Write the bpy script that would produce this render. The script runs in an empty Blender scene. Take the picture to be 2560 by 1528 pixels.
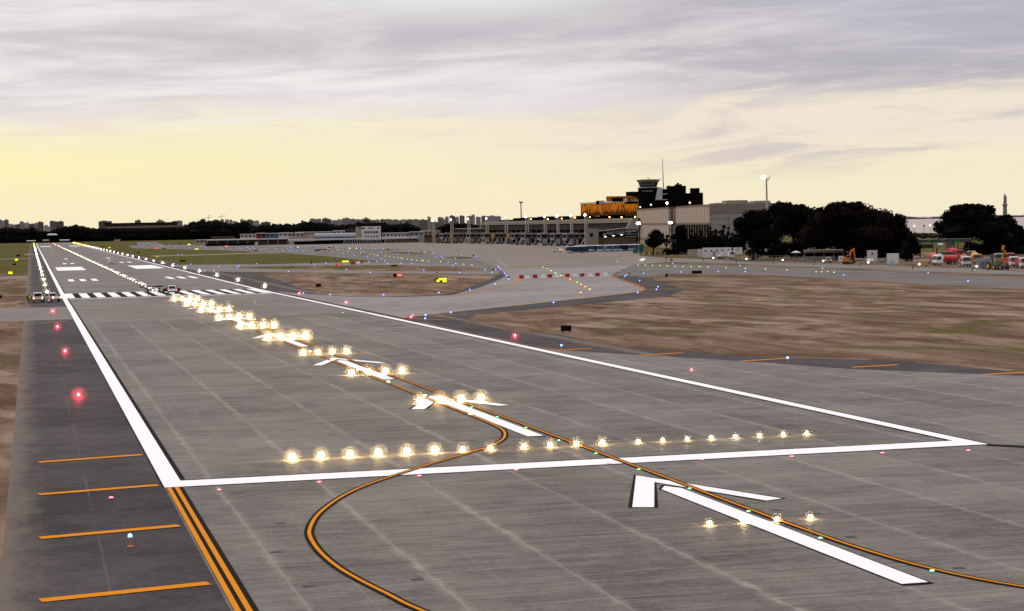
import bpy, bmesh, math, random
from mathutils import Vector, Matrix
random.seed(7)
R = random.Random(11)
SC = bpy.context.scene
COL = SC.collection
PI = math.pi
rad = math.radians

# ---------------------------------------------------------------- camera
CF, CX, CY, CZ = 4699.04, -28.5455, -102.2784, 14.0407      # focal length in photo pixels, camera position
YAW, PITCH, ROLL = .249695, -.043464, -.01934
SLOPE, YK = .00386, 330.0                                   # the near end of the field climbs gently towards the camera
_cy, _sy = math.cos(YAW), math.sin(YAW)
FW = Vector((_sy*math.cos(PITCH), _cy*math.cos(PITCH), math.sin(PITCH)))
_r0 = Vector((_cy, -_sy, 0)); _u0 = _r0.cross(FW)
RT = math.cos(ROLL)*_r0 + math.sin(ROLL)*_u0
UP = -math.sin(ROLL)*_r0 + math.cos(ROLL)*_u0
CAM = Vector((CX, CY, CZ))
cd = bpy.data.cameras.new('camera'); cam = bpy.data.objects.new('camera', cd); COL.objects.link(cam)
cam.matrix_world = Matrix(((RT.x, UP.x, -FW.x, CX), (RT.y, UP.y, -FW.y, CY), (RT.z, UP.z, -FW.z, CZ), (0, 0, 0, 1)))
cd.sensor_fit = 'HORIZONTAL'; cd.sensor_width = 36.0; cd.lens = CF/2560*36.0
cd.clip_start = 0.5; cd.clip_end = 40000
SC.camera = cam
SC.view_settings.view_transform = 'Standard'; SC.view_settings.look = 'None'
SC.view_settings.exposure = 0.0; SC.view_settings.gamma = 1.0
SC.cycles.use_denoising = True
SC.cycles.max_bounces = 5; SC.cycles.diffuse_bounces = 2; SC.cycles.glossy_bounces = 3
SC.cycles.sample_clamp_indirect = 2.0
SC.cycles.sample_clamp_direct = 28.0
SC.cycles.filter_width = 1.5

# ---------------------------------------------------------------- node helpers
class NT:
    def __init__(s, tree): s.t = tree; s.n = tree.nodes; s.l = tree.links
    def new(s, typ, **kw):
        n = s.n.new(typ)
        for k, v in kw.items(): setattr(n, k, v)
        return n
    def put(s, sock, v):
        if isinstance(v, bpy.types.NodeSocket): s.l.new(v, sock)
        elif v is not None:
            if hasattr(sock, 'default_value'):
                try: sock.default_value = v
                except Exception: sock.default_value = (*v, 1.0)
    def m(s, op, a, b=None, c=None, clamp=False):
        n = s.new('ShaderNodeMath', operation=op); n.use_clamp = clamp
        s.put(n.inputs[0], a); s.put(n.inputs[1], b)
        if c is not None: s.put(n.inputs[2], c)
        return n.outputs[0]
    def add(s, a, b): return s.m('ADD', a, b)
    def sub(s, a, b): return s.m('SUBTRACT', a, b)
    def mul(s, a, b): return s.m('MULTIPLY', a, b)
    def sm(s, v, a, b, o0=0.0, o1=1.0):
        n = s.new('ShaderNodeMapRange', interpolation_type='SMOOTHSTEP')
        s.put(n.inputs[0], v)
        for i, x in enumerate((a, b, o0, o1)): n.inputs[i+1].default_value = x
        return n.outputs[0]
    def mix(s, f, a, b, mode='MIX'):
        n = s.new('ShaderNodeMix', data_type='RGBA', blend_type=mode)
        s.put(n.inputs[0], f)
        for i, v in ((6, a), (7, b)):
            if isinstance(v, tuple) and len(v) == 3: v = (*v, 1.0)
            s.put(n.inputs[i], v)
        return n.outputs[2]
    def vec(s, x, y, z=0.0):
        n = s.new('ShaderNodeCombineXYZ')
        for i, v in enumerate((x, y, z)): s.put(n.inputs[i], v)
        return n.outputs[0]
    def noise(s, v, scale=1.0, detail=3.0, rough=.55, dist=0.0):
        n = s.new('ShaderNodeTexNoise'); s.put(n.inputs['Vector'], v)
        n.inputs['Scale'].default_value = scale; n.inputs['Detail'].default_value = detail
        n.inputs['Roughness'].default_value = rough; n.inputs['Distortion'].default_value = dist
        return n.outputs['Fac']

def lin(c):                                                 # sRGB 0..255 to linear
    return tuple((x/255/12.92 if x/255 <= .04045 else ((x/255+.055)/1.055)**2.4) for x in c)

# ---------------------------------------------------------------- sky
SUNAZ, SUNEL = -.85, rad(5.0)                               # low sun ahead, left of the runway, veiled by cloud
W = bpy.data.worlds.new('World'); SC.world = W; W.use_nodes = True
w = NT(W.node_tree); w.n.clear()
tc = w.new('ShaderNodeTexCoord').outputs['Generated']
sx = w.new('ShaderNodeSeparateXYZ'); w.l.new(tc, sx.inputs[0])
dx, dy, dz = sx.outputs
az = w.m('ARCTAN2', w.add(w.mul(dx, math.cos(YAW)), w.mul(dy, -math.sin(YAW))),
         w.add(w.mul(dx, math.sin(YAW)), w.mul(dy, math.cos(YAW))))      # bearing from the camera's heading
el = w.m('ARCSINE', dz)
n_big = w.noise(w.vec(w.mul(az, 2.3), w.mul(w.sub(el, w.mul(az, .03)), 22.0), 3.1), 1.0, 5.0, .55, .5)
n_str = w.noise(w.vec(w.mul(az, 12.0), w.mul(w.sub(el, w.mul(az, .03)), 92.0), 7.7), 1.0, 8.0, .64, 1.0)
n_mid = w.noise(w.vec(w.mul(az, 5.6), w.mul(w.sub(el, w.mul(az, .02)), 46.0), 1.3), 1.0, 7.0, .62, .9)
side = w.sm(az, -.30, .30)
ramp = w.new('ShaderNodeValToRGB'); cr = ramp.color_ramp
w.l.new(w.m('DIVIDE', el, .14), ramp.inputs[0])
stops = [(0.0, (253, 238, 200)), (.10, (253, 239, 200)), (.22, (252, 241, 202)), (.36, (248, 240, 212)), (.47, (249, 239, 219)), (.56, (247, 233, 224)), (.75, (241, 231, 230)), (1.0, (247, 244, 246))]
while len(cr.elements) < len(stops): cr.elements.new(.5)
for e, (p, c) in zip(cr.elements, stops): e.position = p; e.color = (*lin(c), 1)
base = ramp.outputs[0]
base = w.mix(w.mul(w.mul(w.sm(az, .05, -.30), w.sm(el, .062, .03)), w.sm(el, .008, .034)), base, lin((255, 246, 190)))
base = w.mix(w.mul(side, w.sm(el, .09, .02, 0, .75)), base, lin((246, 236, 208)))
base = w.mix(w.mul(w.sm(az, -.10, .12), w.sm(el, .026, .046)), base, lin((243, 231, 213)))
deck_line = w.add(w.sub(el, w.mul(az, .012)), w.add(w.mul(w.sub(n_mid, .5), .034), w.mul(w.sub(n_str, .5), .034)))
deck = w.sm(deck_line, .0530, .0700)
tone = w.add(w.mul(n_mid, .85), w.add(w.mul(n_big, .92), w.mul(n_str, .24)))
shade = w.sm(w.sub(tone, w.mul(side, .13)), .78, 1.20)
cdark = w.mix(side, lin((206, 200, 205)), lin((176, 173, 184)))
clite = w.mix(side, lin((249, 244, 243)), lin((229, 222, 225)))
cloud = w.mix(shade, cdark, clite)
blue = w.mul(w.sm(az, .06, .30), w.sm(el, .070, .125))
cloud = w.mix(w.mul(blue, .55), cloud, lin((172, 178, 206)))
glow = w.mul(w.sm(el, .098, .122), w.mul(w.sm(az, -.22, -.01), w.sm(az, .13, -.01)))
cloud = w.mix(w.mul(glow, .6), cloud, (1.0, 1.0, 1.0))
sky = w.mix(w.mul(deck, .94), base, cloud)
low = w.mul(w.mul(w.sm(n_mid, .46, .62), w.sm(el, .018, .034)), w.sm(el, .062, .05))
sky = w.mix(w.mul(low, w.sm(az, -.05, .14, 0.0, .8)), sky, w.mix(side, lin((241, 225, 211)), lin((204, 193, 196))))
low2 = w.mul(w.mul(w.sm(n_str, .50, .66), w.sm(el, .035, .05)), w.sm(el, .068, .058))
sky = w.mix(w.mul(low2, .35), sky, lin((238, 216, 208)))
# the part of the sky overhead and behind the camera, grey dusk cloud
over = w.mix(w.sm(n_big, .35, .65), (1.32, 1.25, 1.22), (1.97, 1.87, 1.79))
sky = w.mix(w.sm(el, .16, .55), sky, over)
back = w.sm(w.m('ABSOLUTE', az), .75, 2.2)
sky = w.mix(w.mul(back, w.sm(el, 1.3, .35)), sky, (.40, .385, .42))
nis = w.new('ShaderNodeTexSky', sky_type='NISHITA'); nis.sun_disc = False
nis.sun_elevation = SUNEL; nis.sun_rotation = SUNAZ; nis.altitude = 10; nis.dust_density = 2.0
b1 = w.new('ShaderNodeBackground'); w.l.new(nis.outputs[0], b1.inputs[0]); b1.inputs[1].default_value = .08
b2 = w.new('ShaderNodeBackground'); w.put(b2.inputs[0], sky); b2.inputs[1].default_value = 1.0
mx = w.new('ShaderNodeMixShader'); mx.inputs[0].default_value = .97
w.l.new(b1.outputs[0], mx.inputs[1]); w.l.new(b2.outputs[0], mx.inputs[2])
wo = w.new('ShaderNodeOutputWorld'); w.l.new(mx.outputs[0], wo.inputs[0])

sd = bpy.data.lights.new('sun', 'SUN'); sd.energy = .8; sd.angle = rad(12); sd.color = (1.0, .80, .55)
so = bpy.data.objects.new('sun', sd); COL.objects.link(so)
sdir = Vector((math.sin(SUNAZ)*math.cos(SUNEL), math.cos(SUNAZ)*math.cos(SUNEL), math.sin(SUNEL)))
so.rotation_euler = sdir.to_track_quat('Z', 'Y').to_euler()

# ---------------------------------------------------------------- ground geometry helpers
def gz(y): return SLOPE*max(0.0, YK-y)
def ray(px, py): return FW*CF + RT*(px-1280) - UP*(py-764)
def G(px, py, z=0.0):                                       # point of the ground (z above it) that the photograph shows at px, py
    d = ray(px, py)
    den = d.z + SLOPE*d.y
    t = (SLOPE*(YK-CY)+z-CZ)/den if abs(den) > 1e-9 else -1
    if t > 0 and CY+d.y*t <= YK: return CAM+d*t
    t = (z-CZ)/d.z
    return CAM+d*t
def hz(px):                                                 # row of the true horizon in column px
    return 764 + (FW.z*CF + RT.z*(px-1280))/UP.z
def mpp(p): return (Vector((p[0], p[1], p[2] if len(p) > 2 else 0))-CAM).dot(FW)/CF

def link(name, me, parent=None):
    o = bpy.data.objects.new(name, me); COL.objects.link(o)
    if parent is not None: o.parent = parent
    return o
def tag(o, label=None, cat=None, group=None, kind=None):
    if label: o['label'] = label
    if cat: o['category'] = cat
    if group: o['group'] = group
    if kind: o['kind'] = kind
    return o
def thing(name, label, cat, loc=(0, 0, 0), rotz=0.0, group=None):
    o = bpy.data.objects.new(name, None); COL.objects.link(o)
    o.location = loc; o.rotation_euler = (0, 0, rotz); o.empty_display_size = .3
    return tag(o, label, cat, group)
ONES = 'zeroth first second third fourth fifth sixth seventh eighth ninth tenth eleventh twelfth thirteenth fourteenth fifteenth sixteenth seventeenth eighteenth nineteenth'.split()
TENS = {2: ('twenty', 'twentieth'), 3: ('thirty', 'thirtieth'), 4: ('forty', 'fortieth'), 5: ('fifty', 'fiftieth'), 6: ('sixty', 'sixtieth'), 7: ('seventy', 'seventieth'), 8: ('eighty', 'eightieth'), 9: ('ninety', 'ninetieth')}
def nth(n):
    if n >= 100: return ('one-hundred-' + nth(n-100)) if n > 100 else 'hundredth'
    if n < 20: return ONES[n]
    t, o = divmod(n, 10)
    return TENS[t][1] if o == 0 else TENS[t][0]+'-'+ONES[o]
def dup(root, loc=None, rotz=None, label=None, group=None):
    c = root.copy(); COL.objects.link(c)
    if loc is not None: c.location = loc
    if rotz is not None: c.rotation_euler = (0, 0, rotz)
    if label: c['label'] = label
    if group: c['group'] = group
    for ch in list(root.children):
        k = ch.copy(); COL.objects.link(k); k.parent = c
        for g in list(ch.children):
            q = g.copy(); COL.objects.link(q); q.parent = k
    return c

class MB:                                                   # collects shapes, links them as ONE mesh
    def __init__(s): s.v = []; s.f = []; s.mi = []; s.M = None
    def _add(s, vs, fs, mi=0):
        b = len(s.v)
        s.v += [tuple(s.M @ Vector(p)) if s.M else tuple(p) for p in vs]
        s.f += [tuple(i+b for i in f) for f in fs]; s.mi += [mi]*len(fs)
        return s
    def box(s, x0, x1, y0, y1, z0, z1, mi=0, tx=0.0, ty=0.0):        # tx, ty pull the top in
        return s._add([(x0, y0, z0), (x1, y0, z0), (x1, y1, z0), (x0, y1, z0), (x0+tx, y0+ty, z1), (x1-tx, y0+ty, z1), (x1-tx, y1-ty, z1), (x0+tx, y1-ty, z1)],
                      [(3, 2, 1, 0), (4, 5, 6, 7), (0, 1, 5, 4), (1, 2, 6, 5), (2, 3, 7, 6), (3, 0, 4, 7)], mi)
    def quad(s, a, b, c, d, mi=0): return s._add([a, b, c, d], [(0, 1, 2, 3)], mi)
    def prof(s, pts, y0, y1, mi=0, inset=None):                      # side outline in x,z carried across y
        n = len(pts)
        i0 = inset or [0]*n
        vs = [(x, y0+k, z) for (x, z), k in zip(pts, i0)] + [(x, y1-k, z) for (x, z), k in zip(pts, i0)]
        fs = [tuple(range(n)), tuple(reversed(range(n, 2*n)))]
        fs += [((i+1) % n, i, n+i, n+(i+1) % n) for i in range(n)]
        return s._add(vs, fs, mi)
    def tube(s, a, b, r0, r1=None, n=8, mi=0, cap=True):
        a, b = Vector(a), Vector(b); r1 = r0 if r1 is None else r1
        d = (b-a).normalized(); x = d.orthogonal().normalized(); y = d.cross(x)
        vs = []
        for p, r in ((a, r0), (b, r1)):
            vs += [p+(x*math.cos(2*PI*i/n)+y*math.sin(2*PI*i/n))*r for i in range(n)]
        fs = [(i, (i+1) % n, n+(i+1) % n, n+i) for i in range(n)]
        if cap: fs += [tuple(reversed(range(n))), tuple(range(n, 2*n))]
        return s._add(vs, fs, mi)
    def lathe(s, prof, c=(0, 0, 0), n=16, mi=0):
        vs = []; fs = []
        for r, z in prof: vs += [(c[0]+r*math.cos(2*PI*i/n), c[1]+r*math.sin(2*PI*i/n), c[2]+z) for i in range(n)]
        for k in range(len(prof)-1):
            fs += [(k*n+i, k*n+(i+1) % n, (k+1)*n+(i+1) % n, (k+1)*n+i) for i in range(n)]
        fs += [tuple(reversed(range(n))), tuple(range((len(prof)-1)*n, len(prof)*n))]
        return s._add(vs, fs, mi)
    def ell(s, c, r, n=10, m=6, mi=0, z0=-1.0):
        vs = []; fs = []
        for k in range(m+1):
            ph = math.asin(z0) + (PI/2-math.asin(z0))*k/m
            for i in range(n):
                vs.append((c[0]+r[0]*math.cos(ph)*math.cos(2*PI*i/n), c[1]+r[1]*math.cos(ph)*math.sin(2*PI*i/n), c[2]+r[2]*math.sin(ph)))
        for k in range(m):
            fs += [(k*n+i, k*n+(i+1) % n, (k+1)*n+(i+1) % n, (k+1)*n+i) for i in range(n)]
        return s._add(vs, fs, mi)
    def build(s, name, mat, parent=None, smooth=False):
        me = bpy.data.meshes.new(name); me.from_pydata(s.v, [], s.f)
        for m in (mat if isinstance(mat, (list, tuple)) else [mat]): me.materials.append(m)
        if isinstance(mat, (list, tuple)): me.polygons.foreach_set('material_index', s.mi)
        if smooth: me.polygons.foreach_set('use_smooth', [True]*len(me.polygons))
        me.update()
        return link(name, me, parent)

# ---------------------------------------------------------------- materials
MATS = {}
def mat(name, col, rough=.6, metal=0.0, var=.12, scale=3.0, emit=None, estr=0.0, spec=.3):
    if name in MATS: return MATS[name]
    m = bpy.data.materials.new(name); m.use_nodes = True
    t = NT(m.node_tree); b = t.n['Principled BSDF']
    if var:
        p = t.new('ShaderNodeTexCoord').outputs['Object']
        f = t.noise(p, scale, 4.0, .6)
        c = t.mix(f, tuple(x*(1-var) for x in col), tuple(min(1, x*(1+var)) for x in col))
        t.put(b.inputs['Base Color'], c)
    else: b.inputs['Base Color'].default_value = (*col, 1)
    b.inputs['Roughness'].default_value = rough; b.inputs['Metallic'].default_value = metal
    b.inputs['Specular IOR Level'].default_value = spec
    if emit:
        b.inputs['Emission Color'].default_value = (*emit, 1); b.inputs['Emission Strength'].default_value = estr
    MATS[name] = m
    return m

def pavement(name, col, streak=.25, seam=None, blotch=.3, rough=.62, along=False, dirt=(.55, .5, .48), sheen=.16, pale=.3, rubber=False, dust=False):
    m = bpy.data.materials.new(name); m.use_nodes = True
    t = NT(m.node_tree); b = t.n['Principled BSDF']
    pos = t.new('ShaderNodeNewGeometry').outputs['Position']
    sp = t.new('ShaderNodeSeparateXYZ'); t.l.new(pos, sp.inputs[0]); x, y, z = sp.outputs
    s1 = t.noise(t.vec(t.mul(x, .10), t.mul(y, 1.3), 0), 1.0, 5.0, .62) if not along else t.noise(t.vec(t.mul(x, .9), t.mul(y, .06), 0), 1.0, 5.0, .62)
    s2 = t.noise(t.vec(t.mul(x, .35), t.mul(y, 3.4), 4), 1.0, 3.0, .6)
    b1 = t.noise(pos, .05, 5.0, .6, .4); b2 = t.noise(pos, .33, 5.0, .65, .3); b3 = t.noise(pos, 4.5, 5.0, .7)
    cc = lambda q, a=.36, b_=.64: t.sub(t.sm(q, a, b_), .5)
    v = t.add(1.0, t.add(t.mul(cc(s1), streak*.42), t.add(t.mul(cc(s2), streak*.34), t.add(t.mul(cc(b1), blotch*.44), t.add(t.mul(cc(b2), blotch*.40), t.mul(cc(b3, .3, .7), blotch*.55))))))
    if seam:                                                # lanes and slabs poured on different days
        wl = t.new('ShaderNodeTexWhiteNoise'); t.l.new(t.vec(t.m('FLOOR', t.m('DIVIDE', t.add(x, .0), seam)), 3.0), wl.inputs['Vector'])
        ws = t.new('ShaderNodeTexWhiteNoise'); t.l.new(t.vec(t.m('FLOOR', t.m('DIVIDE', x, seam)), t.m('FLOOR', t.m('DIVIDE', t.add(y, 2.5), 5.0))), ws.inputs['Vector'])
        v = t.add(v, t.add(t.mul(t.sub(wl.outputs[0], .5), .16), t.mul(t.sub(ws.outputs[0], .5), .13)))
    elif rubber:
        rb = t.mul(t.sm(t.noise(t.vec(t.mul(x, 1.1), t.mul(y, .012), 6), 1.0, 5.0, .65), .42, .66), t.sm(t.m('ABSOLUTE', x), 15.0, 4.0))
        v = t.sub(v, t.mul(rb, .22))
    c = t.mix(1.0, (*col, 1), t.vec(v, v, v), 'MULTIPLY')
    # pale scuffs and mineral streaks
    sc = t.mul(t.sm(t.noise(t.vec(t.mul(x, .16), t.mul(y, 1.5), 9), 1.0, 7.0, .72), .58, .74), t.sm(t.noise(pos, .045, 2.0), .42, .62))
    sc = t.m('MAXIMUM', sc, t.mul(t.sm(t.noise(t.vec(t.mul(x, .20), t.mul(y, 5.0), 40), 1.0, 4.0, .6), .66, .74), .8))
    c = t.mix(t.mul(sc, pale), c, tuple(min(.8, k*1.9) for k in col))
    if seam:
        ls = t.mul(t.sm(t.noise(t.vec(t.mul(x, 1.5), t.mul(y, .045), 51), 1.0, 6.0, .68), .56, .74), t.sm(t.noise(pos, .06, 3.0), .44, .62))
        c = t.mix(t.mul(ls, .5), c, tuple(min(.8, k*1.75) for k in col))
    # dark stains
    st = t.mul(t.sm(t.noise(t.vec(t.mul(x, .22), t.mul(y, .7), 21), 1.0, 5.0, .65), .60, .74), .35)
    c = t.mix(st, c, tuple(k*d for k, d in zip(col, dirt)))
    if dust:
        de = t.sm(t.add(t.m('ABSOLUTE', x), t.mul(t.sub(t.noise(t.vec(t.mul(x, .5), t.mul(y, .22), 17), 1.0, 6.0, .7), .5), 4.0)), 28.0, 30.2)
        c = t.mix(t.mul(t.mul(de, t.sm(t.m('ABSOLUTE', x), 31.0, 30.1)), .75), c, (.17, .135, .115))
        jn = t.mul(t.sm(t.m('ABSOLUTE', t.sub(t.m('ABSOLUTE', x), 26.2)), .09, .03), t.sm(t.noise(t.vec(x, t.mul(y, .08), 8), 1.0, 4.0), .42, .6))
        c = t.mix(t.mul(jn, .5), c, (.11, .10, .10))
    if seam:
        wob = t.mul(t.sub(t.noise(t.vec(t.mul(x, .0), t.mul(y, .25), 3), 1.0, 3.0), .5), .10)
        fx = t.m('ABSOLUTE', t.sub(t.m('FRACT', t.add(t.m('DIVIDE', t.add(x, wob), seam), .5)), .5))
        dist = t.mul(fx, seam)
        brk = t.sm(t.noise(t.vec(t.mul(t.m('FLOOR', t.add(t.m('DIVIDE', x, seam), .5)), 7.3), t.mul(y, .07), 5), 1.0, 5.0, .7), .36, .62)
        edge = t.sm(t.noise(t.vec(t.mul(x, 2.2), t.mul(y, .8), 2), 1.0, 5.0, .7), .35, .65)
        halo = t.mul(t.mul(t.sm(dist, .42, .03), edge), brk)
        core = t.sm(dist, .085, .03)
        c = t.mix(t.mul(halo, .75), c, tuple(min(.8, k*2.05) for k in col))
        c = t.mix(t.mul(core, .45), c, tuple(min(.8, k*1.75) for k in col))
        fx2 = t.m('ABSOLUTE', t.sub(t.m('FRACT', t.m('DIVIDE', t.add(x, .3), seam)), .5))
        hc = t.mul(t.sm(t.mul(fx2, seam), .05, .02), t.sm(t.noise(t.vec(x, t.mul(y, .05), 8), 1.0, 3.0), .46, .58))
        c = t.mix(t.mul(hc, .3), c, tuple(min(.8, k*1.7) for k in col))
        fy = t.m('ABSOLUTE', t.sub(t.m('FRACT', t.m('DIVIDE', y, 5.0)), .5))
        tj = t.mul(t.sm(t.mul(fy, 5.0), .07, .025), t.sm(t.noise(t.vec(t.mul(x, .16), t.mul(y, .3), 14), 1.0, 4.0, .7), .42, .66))
        c = t.mix(t.mul(tj, .34), c, tuple(min(.8, k*1.8) for k in col))
        fy2 = t.m('ABSOLUTE', t.sub(t.m('FRACT', t.m('DIVIDE', t.add(y, 1.1), .62)), .5))
        gr = t.mul(t.sm(fy2, .30, .06), t.sm(t.noise(t.vec(t.mul(x, .12), t.mul(y, .45), 31), 1.0, 4.0, .7), .40, .66))
        c = t.mix(t.mul(gr, .34), c, tuple(k*.62 for k in col))
    t.put(b.inputs['Base Color'], c)
    b.inputs['Roughness'].default_value = rough; b.inputs['Specular IOR Level'].default_value = .012
    bm_ = t.new('ShaderNodeBump'); bm_.inputs['Strength'].default_value = .25; bm_.inputs['Distance'].default_value = .02
    t.l.new(b3, bm_.inputs['Height']); t.l.new(bm_.outputs[0], b.inputs['Normal'])
    return m

def soil_material():
    m = bpy.data.materials.new('soil'); m.use_nodes = True
    t = NT(m.node_tree); b = t.n['Principled BSDF']
    pos = t.new('ShaderNodeNewGeometry').outputs['Position']
    sp = t.new('ShaderNodeSeparateXYZ'); t.l.new(pos, sp.inputs[0]); x, y, z = sp.outputs
    pl = t.vec(x, t.mul(y, .30), 0); n1 = t.noise(pl, .040, 5.0, .58, .7); n2 = t.noise(pl, .17, 6.0, .64, .6); n3 = t.noise(pos, 1.7, 5.0, .7)
    n4 = t.noise(t.vec(t.mul(x, .10), t.mul(y, .035), 2), 1.0, 5.0, .62, .8)
    n5 = t.noise(pl, .016, 5.0, .6, .8)
    c = t.mix(t.sm(n2, .34, .66), (.105, .068, .047), (.238, .170, .130))
    c = t.mix(t.sm(t.add(t.mul(n1, .6), t.mul(n2, .4)), .48, .62, 0, .8), c, (.325, .245, .198))
    c = t.mix(t.sm(n5, .52, .64, 0, .55), c, (.110, .068, .045))
    c = t.mix(t.sm(n3, .46, .68, 0, .4), c, (.075, .046, .03))
    # wheel ruts sweeping across the bare earth
    wv = t.new('ShaderNodeTexWave', wave_type='RINGS', rings_direction='Z'); wv.inputs['Scale'].default_value = .028
    wv.inputs['Distortion'].default_value = 5.0; wv.inputs['Detail'].default_value = 3.0
    mp = t.new('ShaderNodeMapping'); mp.inputs['Location'].default_value = (-60, -120, 0); t.l.new(pos, mp.inputs[0]); t.l.new(mp.outputs[0], wv.inputs[0])
    rut = t.mul(t.sm(wv.outputs['Fac'], .72, .95), t.sm(n1, .42, .6))
    c = t.mix(t.mul(rut, .38), c, (.07, .042, .03))
    # grass: sparse on the near bare earth, closed turf farther up the field
    far = t.sm(y, 430.0, 760.0)
    g = t.sm(t.add(t.add(n4, t.mul(t.sub(n2, .5), .35)), t.mul(far, .42)), .545, .69)
    gc = t.mix(t.sm(n3, .3, .7), (.046, .050, .012), (.110, .100, .030))
    gc = t.mix(t.mul(far, .5), gc, (.078, .080, .017))
    c = t.mix(t.mul(g, .8), c, gc)
    t.put(b.inputs['Base Color'], c); b.inputs['Roughness'].default_value = .95; b.inputs['Specular IOR Level'].default_value = 0.0
    bp = t.new('ShaderNodeBump'); bp.inputs['Strength'].default_value = .6; bp.inputs['Distance'].default_value = .25
    t.l.new(t.add(n3, t.mul(n2, 1.2)), bp.inputs['Height']); t.l.new(bp.outputs[0], b.inputs['Normal'])
    return m

def paint(name, col, worn=.25, rough=.55):
    m = bpy.data.materials.new(name); m.use_nodes = True
    t = NT(m.node_tree); b = t.n['Principled BSDF']
    pos = t.new('ShaderNodeNewGeometry').outputs['Position']
    sp = t.new('ShaderNodeSeparateXYZ'); t.l.new(pos, sp.inputs[0])
    a = t.noise(t.vec(t.mul(sp.outputs[0], .8), t.mul(sp.outputs[1], 3.0), 1), 1.0, 5.0, .7); d = t.noise(pos, 5.0, 4.0, .7)
    f = t.sm(t.add(t.mul(a, .6), t.mul(d, .4)), .50, .70)
    t.put(b.inputs['Base Color'], t.mix(t.mul(f, worn), col, tuple(k*.5+(.04 if col[2] > .01 else 0) for k in col)))
    b.inputs['Roughness'].default_value = rough; b.inputs['Specular IOR Level'].default_value = .012
    return m

M_SOIL = soil_material()
M_CONC = pavement('grooved_concrete', (.156, .142, .132), .60, 5.0, .58, .60, pale=.80)
M_ASPH = pavement('runway_asphalt', (.178, .160, .151), .30, None, .40, .62, pale=.16, rubber=True)
M_SHLD = pavement('shoulder_asphalt', (.056, .049, .053), .36, None, .85, .62, pale=.65, sheen=.12, dust=True)
M_TAXI = pavement('pale_concrete', (.218, .204, .202), .50, None, .55, .60, pale=.35)
M_TAXG = pavement('taxi_asphalt', (.138, .126, .121), .34, None, .5, .62, pale=.2)
M_APRN = pavement('apron_concrete', (.188, .159, .141), .26, None, .45, .60, pale=.15)
M_ROAD = pavement('road_asphalt', (.172, .158, .151), .26, None, .45, .62, pale=.2)
P_WHITE = paint('white_paint', (.84, .84, .88), .2)
P_ORNG = paint('orange_paint', (.62, .215, .0005), .22)
P_BLACK = paint('black_paint', (.011, .0095, .009), .2, .7)
P_RUST = paint('faded_orange_paint', (.34, .19, .085), .5)

# ---------------------------------------------------------------- sheets lying on the ground
def cut_sheet(name, polys, layer, material, parent=None, kind='structure'):
    bm = bmesh.new()
    for poly in polys:
        vs = [bm.verts.new((p[0], p[1], 0)) for p in poly]
        f = bm.faces.new(vs)
    bmesh.ops.bisect_plane(bm, geom=bm.verts[:]+bm.edges[:]+bm.faces[:], plane_co=(0, YK, 0), plane_no=(0, 1, 0))
    bmesh.ops.triangulate(bm, faces=bm.faces[:], ngon_method='EAR_CLIP')
    for f in bm.faces:
        f.normal_update()
        if f.normal.z < 0: f.normal_flip()
    for v in bm.verts: v.co.z = gz(v.co.y)+.004*layer
    me = bpy.data.meshes.new(name); bm.to_mesh(me); bm.free(); me.materials.append(material)
    o = link(name, me, parent)
    if kind and parent is None: o['kind'] = kind
    return o
def rect(x0, x1, y0, y1): return [(x0, y0), (x1, y0), (x1, y1), (x0, y1)]
def pxs(pts): return [tuple(G(*p)[:2]) for p in pts]
def smooth_line(pts, n=6):
    if len(pts) < 3: return pts
    out = []
    P = [pts[0]]+list(pts)+[pts[-1]]
    for i in range(1, len(P)-2):
        p0, p1, p2, p3 = [Vector(q) for q in P[i-1:i+3]]
        for k in range(n):
            t = k/n
            out.append(tuple(.5*((2*p1)+(p2-p0)*t+(2*p0-5*p1+4*p2-p3)*t*t+(3*p1-p0-3*p2+p3)*t**3)))
    out.append(tuple(pts[-1])); return out
def ribbon(pts, w0, off=0.0):                               # quads along a line, as separate polygons
    pts = [Vector(p) for p in pts]; L = []; Q = []
    for i, p in enumerate(pts):
        a = pts[max(0, i-1)]; b = pts[min(len(pts)-1, i+1)]; d = (b-a).normalized(); n = Vector((-d.y, d.x))
        L.append((p+n*(off+w0/2), p+n*(off-w0/2)))
    for (a, b), (c, d) in zip(L, L[1:]): Q.append([tuple(a), tuple(b), tuple(d), tuple(c)])
    return Q

# the land: one sheet with its shore along the river far to the right
SHORE = [(640, -1200), (620, 600), (655, 1050), (690, 1400), (760, 2200), (900, 4200), (1400, 9000)]
land = [(-4500, -1200)]+SHORE+[(-4500, 9000)]
cut_sheet('ground', [land], 0, M_SOIL)
mw = mat('river_water', (.36, .30, .29), .6, 0, .06, .002, spec=.12)
b_ = MB(); b_.quad((500, -3000, -1.6), (30000, -3000, -1.6), (30000, 30000, -1.6), (500, 30000, -1.6)); tag(b_.build('river', mw), kind='structure')
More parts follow.
